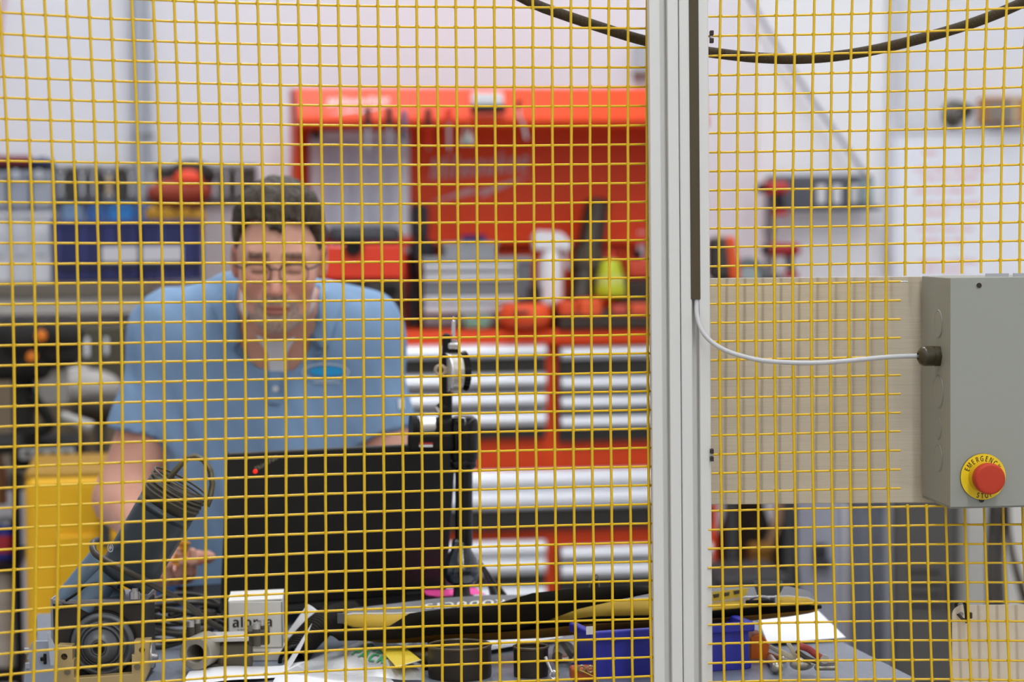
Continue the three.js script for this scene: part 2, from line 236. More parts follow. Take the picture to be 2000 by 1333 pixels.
// ---------- the red tool chest with its hutch ----------
const redPaint = phys('#ee480a', 0.5, 0, { specularIntensity: 0.6, clearcoat: 0.12, clearcoatRoughness: 0.35 }), redDeep = redPaint;
const pullMetal = std('#e4e5ea', 0.34, 0.55), drawerFace = std('#2b2620', 0.55);
const chest = thing('tool_chest', 'big red tool chest with black drawers and silver drawer pulls', 'tool chest', at(995, 900, 6.6).setY(0), ROOM);
{
  const g = chest, top = spot(g, 995, 646).y, L = spot(g, 585, 760).x, R = spot(g, 1403, 760).x, W = R - L, X = (L + R) / 2;
  obj('body', [bx(W, top - 0.18, 0.56, X, 0.14 + (top - 0.18) / 2, -0.3, 0.008)], redPaint, g);
  obj('worktop', rect(g, 583, 646, 1405, 676, 0.012, 0.6, 0.01), redPaint, g);
  obj('base', bx(W - 0.04, 0.05, 0.5, X, 0.125, -0.3), M.black, g);
  for (const x of [L + 0.1, R - 0.1]) for (const z of [-0.1, -0.5]) { const c = obj('caster', cyl(0.055, 0.055, 0.035, x, 0.055, z, 0, 0, Math.PI / 2), M.rubber, g); obj('fork', bx(0.05, 0.06, 0.05, x, 0.1, z), M.steel, c); }
  const rows = [[678, 733, 1], [735, 771, 1], [773, 809, 1], [811, 861, 1], [928, 963, 0], [965, 1037, 0], [1066, 1098, 1], [1100, 1154, 1], [1157, 1215, 1], [1218, 1290, 0], [1293, 1380, 0]];
  for (const [y0, y1, two] of rows) for (const [x0, x1] of two ? [[604, 1066], [1092, 1390]] : [[604, 1390]]) {
    const d = obj('drawer', rect(g, x0, y0, x1, y1, 0.012, 0.03, 0.003), drawerFace, g);
    // the pull: a rounded lip along the drawer's upper edge, open below
    const a = spot(g, x0 + 2, y0 + 1, 0.012), b = spot(g, x1 - 2, y0 + 20, 0.012), w = b.x - a.x, h = a.y - b.y;
    const prof = [[0, 0], [0.012, 0], [0.022, -h * 0.2], [0.026, -h * 0.55], [0.02, -h * 0.92], [0.014, -h], [0.014, -h * 0.9], [0.016, -h * 0.5], [0.01, -h * 0.2], [0, -h * 0.16]];
    obj('pull', T(ext(prof, w, 0), a.x, a.y, 0.012, 0, -Math.PI / 2, 0).translate(0, 0, 0).applyMatrix4(new THREE.Matrix4().makeTranslation(w, 0, 0)), pullMetal, d);
  }
  // hutch
  const Y0 = top, cz = 0.0;
  const side = (x) => ext([[-0.34, Y0], [-0.24, Y0], [-0.2, Y0 + 0.3], [-0.12, spot(g, 995, 255).y], [-0.08, spot(g, 995, 176).y], [-0.34, spot(g, 995, 172, -0.3).y]], 0.02, 0).rotateY(-Math.PI / 2).translate(x, 0, 0);
  obj('hutch_side', side(spot(g, 592, 350, -0.1).x), redDeep, g); obj('hutch_side', side(spot(g, 1378, 350, -0.1).x), redDeep, g);
  const hl = spot(g, 583, 220, cz).x, hr = spot(g, 1384, 220, cz).x, yt = spot(g, 995, 174, -0.06).y, yb = spot(g, 995, 250, cz).y;
  const canopy = [[-0.34, yt + 0.015], [-0.1, yt + 0.005], [-0.07, yt], [-0.012, yb + 0.036], [-0.002, yb + 0.03], [0.001, yb + 0.02], [-0.004, yb + 0.007], [-0.018, yb], [-0.05, yb + 0.004], [-0.08, yt - 0.02], [-0.34, yt - 0.004]];
  obj('canopy', ext(canopy, hr - hl, 0).rotateY(-Math.PI / 2).translate(hr, 0, 0), redPaint, g);
  const back = spot(g, 995, 300, -0.42);
  obj('back_panel', bx(W - 0.06, yt - Y0, 0.012, X - 0.015, (yt + Y0) / 2, -0.32), redDeep, g);
  obj('lower_ledge', bx(W - 0.06, 0.03, 0.05, X - 0.015, spot(g, 995, 470, -0.3).y, -0.3, 0.008), redPaint, g);
  // lettering on the canopy slope and on the back panel
  const lg = (x0, y0, x1, y1, z, tilt, colour, out) => { const a = spot(g, x0, y0, z), b = spot(g, x1, y1, z), w = b.x - a.x, h = a.y - b.y; const q = obj('lettering', T(new THREE.PlaneGeometry(w, h), (a.x + b.x) / 2, (a.y + b.y) / 2, z + out, -tilt, 0, 0), std('#ffffff', 0.8, 0, { map: script('Milwaukee', 512, 200, colour), transparent: true }), g); q.userData.label = 'white brand lettering'; };
  lg(628, 176, 772, 232, -0.041, Math.atan2(0.058, yt - yb - 0.036), '#f3e6e4', 0.007);
  lg(822, 282, 1052, 398, -0.313, 0, '#d9b3b3', 0.001);
}
const onTop = (px, z) => { const g = chest, y = spot(g, 995, 646).y; return V(spot(g, px, 640, z).x, y, z).applyMatrix4(g.matrixWorld); };   // a place on the worktop
const kc = K(6.75);
{ const t = thing('paper_notice', 'large white sheet pinned inside the red hutch on the left', 'paper', at(700, 370, 6.79), ROOM);
  obj('sheet', rect(t, 606, 256, 800, 494, 0, 0.004), std('#f4f5fb', 0.8), t);
  const tex = paint(512, 512, (g, w, h) => { g.fillStyle = '#dfe2ee'; g.fillRect(0, 0, w, h); g.fillStyle = '#b4b8cc'; for (let c = 0; c < 4; c++) for (let r = 0; r < 34; r++) g.fillRect(24 + c * 122, 20 + r * 14, 60 + rnd() * 40, 5); });
  const q = obj('print', rect(t, 630, 272, 782, 442, 0.004, 0.003), std('#ffffff', 0.8, 0, { map: tex }), t); q.userData.label = 'grey printed table';
  for (const x of [618, 788]) { const p = spot(t, x, 264, 0.006); obj('magnet', cyl(0.012, 0.012, 0.006, p.x, p.y, p.z, Math.PI / 2), M.black, t); } }
function screwdriver(px, hc, sc, label, y0 = 208, y1 = 246, y2 = 292) {
  const t = thing('screwdriver', label, 'screwdriver', spot(chest, px, y0, 0.014).applyMatrix4(chest.matrixWorld), ROOM), k = K(6.56);
  const hl = (y1 - y0) * k, sl = (y2 - y1) * k;
  obj('handle', lathe([[0, 0], [5 * k, -0.002], [7 * k, -hl * 0.2], [6 * k, -hl * 0.6], [8 * k, -hl * 0.9], [5 * k, -hl], [0, -hl]], 16), std(hc, 0.4), t);
  obj('shaft', cyl(3 * k, 3.4 * k, sl, 0, -hl - sl / 2, 0), std(sc, 0.3, 0.7), t);
  obj('tip', T(new THREE.CylinderGeometry(3 * k, 1.4 * k, 8 * k, 4), 0, -hl - sl - 3 * k, 0), M.steel, t);
}
screwdriver(718, '#33191a', '#c3c3cc', 'black handled screwdriver, leftmost of those hanging on the red canopy');
screwdriver(760, '#40201f', '#b4b4bd', 'black handled screwdriver, second from left on the red canopy');
screwdriver(789, '#7c6a86', '#9a9aa4', 'mauve handled screwdriver beside the two black ones on the canopy', 214, 250, 300);
screwdriver(836, '#4a1512', '#d8301c', 'dark handled screwdriver with a red shaft on the canopy', 210, 246, 286);
screwdriver(876, '#e23a1c', '#c9b8b8', 'red handled screwdriver with a pale shaft on the canopy', 208, 240, 290);
{ const t = thing('key_bundle', 'small bundle of pale keys hanging under the canopy edge', 'keys', at(912, 252, 6.55), ROOM), k = K(6.55);
  obj('ring', tor(7 * k, 1.6 * k, 0, -4 * k, 0), M.steel, t); for (let i = 0; i < 3; i++) obj('key', T(new RoundedBoxGeometry(9 * k, 24 * k, 2 * k, 1, 1 * k), (i - 1) * 6 * k, -20 * k, i * 0.004, 0, 0, (i - 1) * 0.3), std(['#b8c0b4', '#6a6a60', '#d0d0c8'][i], 0.4, 0.5), t); }
{ const t = thing('tape_case', 'white and black magnetic case stuck on the red canopy', 'case', at(952, 196, 6.53), ROOM);
  obj('lid', rect(t, 922, 181, 984, 206, 0.02, 0.04, 0.006), M.white, t); obj('base', rect(t, 922, 206, 990, 219, 0.022, 0.04, 0.004), M.black, t); }
{ const t = thing('pry_bar', 'thin chrome bar hanging at a slant on the red canopy', 'pry bar', at(1012, 210, 6.54), ROOM), k = K(6.54);
  obj('bar', tube([[0, 0], [3, 18], [10, 36], [16, 62]].map(([x, y]) => V(x * k, -y * k, 0)), 3.2 * k, 20, 8), M.chrome, t); obj('claw', tube([[0, 2], [0, -8], [7, -14]].map(([x, y]) => V(x * k, -y * k, 0)), 4 * k, 12, 8), M.black, t); }

// things on the worktop
{ const t = thing('lower_case', 'dark grey case under the red box with a black lid', 'case', onTop(715, -0.12), ROOM);
  obj('case', rect(t, 636, 548, 792, 644, 0.04, 0.22, 0.012), std('#403b35', 0.6), t); obj('latch', rect(t, 690, 556, 720, 580, 0.05, 0.02, 0.004), M.black, t); obj('latch', rect(t, 748, 556, 776, 580, 0.05, 0.02, 0.004), M.black, t);
  obj('rib', rect(t, 640, 590, 790, 596, 0.046, 0.01), M.black, t); }
{ const t = thing('tool_box', 'bright red box with a rounded dark lid, stacked on the dark case', 'tool box', onTop(715, -0.12), ROOM), p = spot(t, 690, 484, 0.05), k = K(6.6);
  obj('box', rect(t, 634, 476, 791, 546, 0.045, 0.22, 0.008), phys('#ef3a12', 0.4, 0, { clearcoat: 0.3 }), t);
  obj('lid', rect(t, 646, 443, 786, 478, 0.045, 0.22, 0.03), std('#3c3e44', 0.5), t);
  obj('bung', [cyl(17 * k, 17 * k, 0.02, p.x, p.y, 0.05, Math.PI / 2), tor(15 * k, 3 * k, p.x, p.y, 0.06)], M.black, t); }
{ const t = thing('cable_spool', 'dark grey spool and pouch stack between the red box and the steel chest', 'spool', onTop(825, -0.25), ROOM);
  obj('stack', [rect(t, 806, 398, 838, 470, 0.0, 0.05, 0.015), rect(t, 802, 468, 852, 546, 0.0, 0.055, 0.02)], std('#3a3b42', 0.8), t); obj('band', rect(t, 800, 500, 856, 512, 0.004, 0.05, 0.004), M.black, t);
  obj('foot', rect(t, 800, 546, 846, 644, 0.0, 0.05, 0.01), std('#4c4b49', 0.6), t); }
{ const t = thing('parts_chest', 'small grey steel drawer chest standing on the red worktop', 'drawer chest', onTop(930, -0.1), ROOM);
  obj('case', rect(t, 826, 508, 1040, 640, 0, 0.12, 0.006), std('#75777a', 0.4, 0.3), t); obj('lid', rect(t, 824, 502, 1042, 514, 0.008, 0.135, 0.004), std('#9b9da0', 0.35, 0.4), t);
  for (const [y0, y1] of [[516, 534], [536, 578], [580, 596], [598, 636]]) { const d = obj('drawer', rect(t, 828, y0, 1010, y1, 0.01, 0.03, 0.002), std('#85878a', 0.4, 0.3), t); obj('pull', rect(t, 828, y0, 1008, y0 + 12, 0.024, 0.016, 0.003), pullMetal, d); } }
{ const t = thing('grey_tray', 'light grey tray lying on the steel drawer chest', 'tray', onTop(920, -0.12), ROOM);
  obj('tray', rect(t, 868, 476, 970, 503, 0, 0.1, 0.006), std('#a3a5a9', 0.45), t); obj('lip', rect(t, 864, 474, 974, 480, 0.006, 0.11, 0.003), std('#b5b7ba', 0.45), t); }
{ const t = thing('blue_roll', 'short dark blue roll behind the grey tray', 'roll', onTop(925, -0.27), ROOM), p = spot(t, 925, 470, 0), k = K(6.9);
  obj('roll', cyl(11 * k, 11 * k, 46 * k, p.x, p.y, 0, 0, 0, Math.PI / 2), std('#37297c', 0.5), t); obj('core', cyl(4 * k, 4 * k, 50 * k, p.x, p.y, 0, 0, 0, Math.PI / 2), M.white, t); }
{ const t = thing('spray_bottle', 'white spray bottle with a side nozzle standing on the worktop', 'bottle', onTop(1076, -0.08), ROOM), k = K(6.65), b = spot(t, 1074, 600, 0).y;
  const h = (600 - 488) * k;
  obj('bottle', lathe([[0, b], [22 * k, b], [24 * k, b + h * 0.1], [24 * k, b + h * 0.75], [16 * k, b + h * 0.95], [13 * k, b + h]]), M.white, t);
  obj('head', ext([[-34 * k, b + h], [22 * k, b + h], [36 * k, b + h - 4 * k], [40 * k, b + h + 14 * k], [20 * k, b + h + 34 * k], [-26 * k, b + h + 38 * k], [-36 * k, b + h + 26 * k]], 24 * k, 4 * k).translate(0, 0, -12 * k), M.white, t);
  obj('trigger', T(bx(7 * k, 40 * k, 10 * k, 0, 0, 0, 2 * k), 30 * k, b + h - 20 * k, 0, 0, 0, 0.3), std('#d4d4d8', 0.5), t); }
{ const t = thing('cord_reel', 'round orange reel with a dark slot on the worktop', 'reel', onTop(1025, 0.0), ROOM), k = K(6.6), b = spot(t, 1025, 640, 0).y;
  obj('reel', lathe([[0, 0], [38 * k, 0], [50 * k, 8 * k], [53 * k, 22 * k], [50 * k, 38 * k], [40 * k, 47 * k], [0, 47 * k]]).translate(0, b, 0), std('#f0511c', 0.4), t);
  obj('slot', rect(t, 1004, 606, 1034, 616, 53 * k, 0.01, 0.003), std('#7a1f0a', 0.7), t); obj('hub', cyl(16 * k, 14 * k, 8 * k, 0, b + 50 * k, 0), M.black, t); }
{ const t = thing('small_holder', 'small dark holder behind the orange reel', 'holder', onTop(1048, -0.06), ROOM); obj('holder', rect(t, 1036, 562, 1062, 606, 0, 0.06, 0.006), M.brown, t); obj('peg', rect(t, 1044, 548, 1050, 566, 0, 0.01, 0.002), M.black, t); }
{ const t = thing('long_tool', 'tall dark tool leaning against the red back panel', 'tool', onTop(1150, -0.2), ROOM), a = spot(t, 1134, 590, 0.1), b = spot(t, 1166, 398, 0);
  obj('barrel', tubeTo(a, b, 27 * kc, 25 * kc), std('#3b3024', 0.5), t); const c = a.clone().lerp(b, 0.5); obj('grip', tubeTo(a.clone().lerp(b, 0.3), c, 31 * kc, 30 * kc), std('#4e4535', 0.8), t); obj('cap', sph(25 * kc, b.x, b.y, b.z, 1, 0.5, 1), M.black, t); }
{ const t = thing('marker_bottle', 'yellow green squeeze bottle beside the tall dark tool', 'bottle', onTop(1193, -0.05), ROOM), b = spot(t, 1193, 582, 0).y, h = 76 * kc;
  obj('bottle', lathe([[0, 0], [29 * kc, 0], [30 * kc, h * 0.15], [24 * kc, h * 0.6], [17 * kc, h * 0.95], [0, h]]).translate(0, b, 0), std('#b9c41a', 0.4), t); obj('cap', cyl(8 * kc, 5 * kc, 18 * kc, 0, b + h + 8 * kc, 0), M.red, t); obj('label', cyl(28 * kc, 25.6 * kc, 22 * kc, 0, b + h * 0.42, 0), std('#c9cf6a', 0.6), t); }
{ const t = thing('battery_tray', 'dark tray of red batteries at the right end of the worktop', 'tray', onTop(1200, 0.0), ROOM);
  obj('tray', rect(t, 1092, 606, 1290, 642, 0.03, 0.2, 0.006), std('#3b2d22', 0.6), t);
  for (const [x0, x1, y, c] of [[1094, 1128, 588, '#e8501f'], [1132, 1176, 584, '#ef5a22'], [1196, 1226, 596, '#c24a38'], [1232, 1272, 594, '#d8522a']]) obj('battery', rect(t, x0, y, x1, 618, 0.036, 0.09, 0.008), std(c, 0.5), t); }
{ const t = thing('red_sander', 'red and black sander behind the battery tray', 'sander', onTop(1245, -0.12), ROOM);
  obj('body', rect(t, 1222, 506, 1290, 548, 0, 0.12, 0.02), std('#cf4526', 0.5), t); obj('pad', rect(t, 1212, 548, 1296, 604, 0.01, 0.14, 0.012), std('#352a22', 0.7), t); obj('knob', sph(11 * kc, spot(t, 1250, 500, 0).x, spot(t, 1250, 500, 0).y, -0.04), M.black, t); }
{ const t = thing('steel_rule', 'pair of thin bright steel rules standing against the hutch back', 'rule', onTop(1254, -0.3), ROOM); for (const x of [1249, 1257]) obj('rule', rect(t, x - 2, 452, x + 2, 604, x === 1249 ? 0 : 0.01, 0.004), M.chrome, t); obj('clip', rect(t, 1244, 560, 1264, 572, 0.016, 0.03, 0.003), M.black, t); }
{ const t = thing('green_bottle', 'flat pale green and clear packet on the front edge of the worktop', 'packet', onTop(928, 0.005), ROOM); obj('packet', rect(t, 908, 618, 958, 642, 0, 0.05, 0.008), std('#7fa18a', 0.4), t); obj('seal', rect(t, 904, 615, 962, 620, 0.002, 0.03, 0.001), std('#b9c6bd', 0.4), t); }

// ---------- left background ----------
const DL = 6.75;
{ const t = thing('wall_shelf', 'grey brown shelf along the wall under the blue bins', 'shelf', at(130, 566, DL), ROOM);
  obj('board', rect(t, -120, 553, 300, 581, 0.12, 0.42, 0.004), std('#6f665a', 0.6), t); obj('apron', rect(t, -120, 582, 280, 614, 0.104, 0.02), std('#c4beb6', 0.6), t);
  for (const x of [-60, 268]) obj('bracket', rect(t, x - 8, 584, x + 8, 660, 0.0, 0.3), M.grey, t); }
{ const t = thing('wall_rail', 'long dark olive tool rail on the back wall', 'rail', onWall(300, 360, 0.04), ROOM); obj('rail', rect(t, 60, 323, 502, 396, 0.02, 0.03, 0.006), std('#45413a', 0.6), t); obj('edge', rect(t, 60, 323, 502, 330, 0.03, 0.02), std('#8b867c', 0.5), t); obj('edge', rect(t, 60, 386, 502, 396, 0.034, 0.03), std('#3f3b31', 0.6), t); }
{ const names = ['leftmost on the olive rail', 'second from left on the olive rail', 'third from left on the olive rail', 'fourth from left on the olive rail', 'fifth on the olive rail beside the pipes', 'just right of the rust red hat', 'between the hat and the man\'s hair', 'nearest the man\'s hair on the rail'];
  [[118, 12], [160, 10], [182, 9], [212, 16], [256, 10], [420, 12], [440, 9], [466, 9]].forEach(([x, w], i) => {
    const t = thing('wrench', `pale steel spanner hanging upright, ${names[i]}`, 'wrench', onWall(x, 336, 0.09), ROOM, 'spanners on the olive rail'), k = K(7.2);
    obj('shaft', bx(w * k * 0.6, 40 * k, 0.008, 0, -24 * k, 0, 0.003), std(i === 3 ? '#d0b795' : '#d6d7da', 0.45, 0.1), t); obj('head', [tor(w * k * 0.5, w * k * 0.18, 0, 0, 0), tor(w * k * 0.42, w * k * 0.16, 0, -46 * k, 0)], std('#b9bac0', 0.4, 0.3), t); }); }
{ const t = thing('work_hat', 'rust red hat with a black crown hanging on the rail', 'hat', onWall(352, 368, 0.25), ROOM), k = K(7.0);
  obj('crown', T(new THREE.SphereGeometry(46 * k, 28, 16).scale(1, 0.62, 0.8), 24 * k, 26 * k, -20 * k, 0, 0, -0.1), std('#211c14', 0.8), t);
  obj('front_panel', T(new THREE.SphereGeometry(24 * k, 24, 14).scale(1.1, 0.7, 0.6), 14 * k, 18 * k, 22 * k), std('#f04a26', 0.6), t);
  obj('brim', T(new THREE.SphereGeometry(62 * k, 28, 14).scale(1, 0.46, 0.5), -2 * k, -8 * k, 6 * k, 0.1, 0, 0.05), std('#9c3c24', 0.7), t);
  obj('lining', T(new THREE.SphereGeometry(50 * k, 24, 10).scale(1, 0.2, 0.5), 0, -34 * k, 8 * k), std('#5f1c10', 0.8), t); }
{ const t = thing('yellow_gloves', 'yellow work gloves stuffed below the rust red hat', 'gloves', onWall(345, 418, 0.28), ROOM), k = K(7.0);
  for (const [x, y, r] of [[-48, 0, 16], [-18, -6, 18], [14, -2, 17], [42, -8, 14]]) obj('glove', [sph(r * k, x * k, y * k, 0, 1, 1.2, 0.6), T(new THREE.CapsuleGeometry(5 * k, 22 * k, 4, 10), (x + 4) * k, (y - 22) * k, 0, 0, 0, 0.2)], std('#b98a2c', 0.9), t); }
function bin(name, label, cat, x0, y0, x1, y1, d, mat, group) {   // an open plastic bin: four walls, a floor and a rim
  const t = thing(name, label, cat, at((x0 + x1) / 2, y1, d), ROOM, group), a = spot(t, x0, y1), b = spot(t, x1, y0), w = b.x - a.x, h = b.y - a.y, D = 0.26, X = (a.x + b.x) / 2, y = a.y;
  obj('wall', [bx(w, h, 0.008, X, y + h / 2, 0), bx(w, h, 0.008, X, y + h / 2, -D), bx(0.008, h, D, X - w / 2, y + h / 2, -D / 2), bx(0.008, h, D, X + w / 2, y + h / 2, -D / 2), bx(w, 0.008, D, X, y + 0.004, -D / 2)], mat, t);
  obj('rim', [bx(w + 0.016, 0.014, 0.016, X, y + h, 0.004, 0.004), bx(w + 0.016, 0.014, 0.016, X, y + h, -D, 0.004), bx(0.016, 0.014, D, X - w / 2, y + h, -D / 2, 0.004), bx(0.016, 0.014, D, X + w / 2, y + h, -D / 2, 0.004)], mat, t);
  return t;
}
{ const navyPlastic = std('#2b2f66', 0.5);
  const t = bin('parts_bin', 'long blue slotted plastic bin with a pale label strip', 'bin', 106, 434, 392, 550, 6.7, navyPlastic);
  for (let i = 0; i < 17; i++) obj('rib', rect(t, 110 + i * 17, 440, 115 + i * 17, 544, 0.012, 0.012, 0.002), std(i % 3 ? '#23265a' : '#3d4385', 0.5), t);
  obj('label_strip', rect(t, 198, 480, 356, 512, 0.018, 0.006), std('#cfcdd2', 0.6), t); obj('divider', rect(t, 270, 440, 276, 546, 0.02, 0.01), M.black, t); obj('band', rect(t, 106, 514, 392, 524, 0.016, 0.012), std('#1d1f38', 0.5), t); }
{ const names = ['farthest left', 'second from left', 'third from left', 'nearest the middle'];
  [[118, 160, '#7d9cc0'], [168, 205, '#3566a8'], [208, 262, '#2c7cc4'], [266, 300, '#3c6fb0']].forEach(([x0, x1, c], i) => { const t = thing('blue_packet', `blue plastic packet poking out of the long blue bin, ${names[i]}`, 'packet', at((x0 + x1) / 2, 420, 6.8), ROOM, 'packets in the blue bin'); obj('packet', rect(t, x0, 402, x1, 452, 0, 0.05, 0.012), std(c, 0.4), t); obj('fold', rect(t, x0 + 4, 398, x1 - 4, 405, 0.004, 0.03, 0.003), std(c, 0.4), t); }); }
{ const names = ['leftmost', 'middle', 'rightmost'];
  [[-40, 17], [25, 58], [66, 97]].forEach(([x0, x1], i) => { const t = bin('white_bin', `tall white plastic bin on the shelf, ${names[i]} of the white row`, 'bin', x0, 420, x1, 552, 6.68, std(['#d5d5da', '#cccdd3', '#d9d9de'][i], 0.55), 'white bins on the shelf'); obj('card', rect(t, x0 + 6, 455, x1 - 6, 500, 0.012, 0.004), std('#bfc0c8', 0.7), t); obj('band', rect(t, x0, 402, x1, 424, 0.01, 0.2, 0.006), std('#6b6d75', 0.6), t); }); }
{ const names = ['leftmost', 'middle', 'rightmost'];
  [[-40, 9], [20, 54], [65, 97]].forEach(([x0, x1], i) => { const t = bin('grey_bin', `pale grey bin of hardware on the upper tier, ${names[i]} of three`, 'bin', x0, 340, x1, 404, 6.72, std(['#a3a8b2', '#9ba0ae', '#a0a5ae'][i], 0.5), 'grey bins on the upper tier'); for (let q = 0; q < 3; q++) obj('part', rect(t, x0 + 5 + q * 12, 332 + q * 4, x0 + 15 + q * 12, 352, 0.02 - q * 0.05, 0.04, 0.004), std(['#c7cad2', '#8d93a0', '#b7bac4'][q], 0.5), t); }); }
{ const t = thing('red_cover', 'dark red cover on top of the grey bins at the left edge', 'cover', at(20, 312, 6.75), ROOM); obj('lid', rect(t, -60, 304, 60, 322, 0.05, 0.26, 0.006), std('#7c1a26', 0.5), t); obj('underside', rect(t, -60, 322, 90, 334, 0.04, 0.24), M.black, t); }
{ const t = thing('blue_cover', 'dark blue cover beside the dark red cover', 'cover', at(82, 315, 6.78), ROOM); obj('lid', rect(t, 62, 311, 102, 324, 0.04, 0.22, 0.005), std('#23305c', 0.5), t); obj('handle', rect(t, 74, 307, 90, 312, 0.02, 0.1, 0.003), std('#23305c', 0.5), t); }
{ const t = thing('notice_board', 'plain pale grey board on the wall left of the man\'s face', 'board', onWall(425, 480, 0.05), ROOM); obj('board', rect(t, 394, 402, 560, 620, 0.01, 0.02, 0.004), std('#c3c1c3', 0.5), t); obj('frame', [rect(t, 392, 400, 562, 406, 0.016, 0.03), rect(t, 392, 616, 562, 622, 0.016, 0.03), rect(t, 392, 400, 397, 622, 0.016, 0.03)], std('#a9a7a8', 0.4), t); }
{ const t = thing('red_hose', 'thin pale red hose hanging at the upper left corner', 'hose', onWall(4, 10, 0.08), ROOM); obj('hose', tube([[8, -40], [8, 0], [4, 30], [0, 90], [-8, 150], [-30, 230]].map(([x, y]) => spot(t, x, y, 0)), 4.5 * K(7.2), 30, 8), std('#d3a9b0', 0.5), t); }

// dark machine on a lower bench, yellow cabinet, cans
{ const t = thing('side_bench', 'low brown bench behind the man that carries the black machine', 'bench', at(120, 930, 5.9).setY(0), ROOM), y = spot(t, 100, 925, 0).y;
  obj('top', bx(1.1, 0.03, 0.6, -0.1, y - 0.015, -0.2, 0.005), std('#5c4f3d', 0.6), t); for (const x of [-0.6, 0.4]) for (const z of [0.05, -0.45]) obj('leg', bx(0.04, y - 0.03, 0.04, x, (y - 0.03) / 2, z), M.darkGrey, t); }
{ const t = thing('bench_machine', 'black bench machine with two domed heads and orange knobs', 'machine', at(100, 925, 5.75), ROOM), k = K(5.75);
  const dome = (px, py, r, sy, z) => { const p = spot(t, px, py, z); return sph(r * k, p.x, p.y, z, 1, sy, 0.9); };
  obj('base', rect(t, 20, 862, 165, 920, 0.05, 0.24, 0.02), M.black, t);
  obj('column', rect(t, 22, 690, 66, 870, -0.02, 0.12, 0.02), std('#211c15', 0.6), t);
  obj('head', [dome(40, 668, 58, 0.85, 0.0), rect(t, -30, 660, 100, 745, 0.05, 0.2, 0.03)], std('#130e08', 0.8), t);
  obj('head', [dome(118, 660, 48, 0.8, 0.02), rect(t, 76, 660, 156, 720, 0.06, 0.16, 0.03)], std('#15100a', 0.8), t);
  for (const [x, y, r] of [[80, 656, 11], [62, 697, 10]]) { const p = spot(t, x, y, 0.09); obj('knob', [cyl(r * k, r * k, 0.03, p.x, p.y, p.z, Math.PI / 2), sph(r * k * 0.9, p.x, p.y, p.z + 0.012, 1, 1, 0.5)], std('#e07a10', 0.4), t); }
  obj('table', rect(t, 66, 712, 132, 800, 0.02, 0.1, 0.02), std('#96928c', 0.5), t);
  const a = spot(t, 118, 812, 0.09), b = spot(t, 178, 836, 0.09); obj('spout', tubeTo(a, b, 9 * k, 13 * k), std('#a9a7a2', 0.55, 0.2), t);
  obj('logo_band', rect(t, 38, 876, 146, 898, 0.062, 0.014, 0.004), std('#b7b7b4', 0.35, 0.3), t);
  for (let i = 0; i < 4; i++) obj('mark', rect(t, 46 + i * 25, 882, 62 + i * 25, 890, 0.066, 0.005), std('#3b3a38', 0.5), t);
  obj('arm', tube([[60, 770], [96, 830], [60, 850]].map(([x, y]) => spot(t, x, y, 0.06)), 12 * k, 24, 10), M.black, t); }
{ const t = thing('control_pendant', 'dark olive panel with two white indicator windows behind the machine', 'panel', at(195, 700, 6.4), ROOM);
  obj('panel', rect(t, 130, 636, 262, 760, 0, 0.05, 0.01), std('#4b4635', 0.6), t); for (const [x0, x1, y0, y1] of [[164, 174, 660, 698], [203, 211, 660, 694]]) obj('window', rect(t, x0, y0, x1, y1, 0.008, 0.012, 0.004), M.white, t);
  obj('stem', rect(t, 186, 760, 206, 930, -0.01, 0.04), M.darkGrey, t); }
{ const t = thing('grey_blower', 'light grey curved hood behind the black machine', 'hood', at(165, 760, 6.2), ROOM), k = K(6.2);
  const p = spot(t, 170, 740, 0); obj('hood', [sph(62 * k, p.x, p.y - 20 * k, 0, 1.1, 0.62, 0.7), rect(t, 112, 716, 176, 790, 0, 0.1, 0.02)], std('#a5a09a', 0.5), t); const q = spot(t, 196, 800, 0.06); obj('inlet', sph(54 * k, q.x, q.y, 0.06, 1, 0.55, 0.5), std('#2e2313', 0.6), t); }
{ const t = thing('wood_board', 'brown board standing upright at the back of the side bench', 'board', at(180, 850, 6.58), ROOM); obj('board', rect(t, -80, 640, 300, 945, -0.02, 0.02, 0.004), std('#7d6d57', 0.7), t); obj('batten', rect(t, 150, 640, 166, 945, 0, 0.02, 0.003), std('#85755c', 0.7), t); }
{ const t = thing('yellow_cabinet', 'yellow steel cabinet behind the grey motor tool', 'cabinet', at(150, 1200, 5.0).setY(0), ROOM), y = spot(t, 150, 932, 0).y;
  const a = spot(t, 50, 1100), b = spot(t, 330, 1100); const w = b.x - a.x, X = (a.x + b.x) / 2;
  obj('body', bx(w, y - 0.04, 0.4, X, (y + 0.04) / 2, -0.2, 0.02), M.yellow, t); obj('top', bx(w, 0.03, 0.38, X, y - 0.002, -0.2, 0.012), std('#a97d0d', 0.5), t);
  obj('door', bx(w - 0.1, y - 0.2, 0.012, X + 0.015, y / 2 - 0.02, 0.004, 0.005), std('#f6ba0a', 0.48), t); const h = spot(t, 206, 1020, 0.02); obj('handle', bx(0.02, 0.1, 0.03, h.x, h.y, 0.025, 0.006), M.darkGrey, t); }
{ const t = thing('side_shelf', 'black steel rack post at the left edge beside the yellow cabinet', 'rack', at(20, 1200, 5.3).setY(0), ROOM); obj('post', rect(t, 30, 925, 43, 1500, 0, 0.05), M.black, t); const s1 = spot(t, 10, 1106, 0).y; obj('shelf', bx(0.3, 0.02, 0.3, spot(t, -96, 1106).x, s1, -0.1), M.black, t); obj('shelf', bx(0.3, 0.02, 0.3, spot(t, -96, 1106).x, s1 - 0.24, -0.1), M.black, t); obj('shelf', bx(0.3, 0.02, 0.3, spot(t, -96, 1106).x, s1 + 0.26, -0.1), M.black, t); }
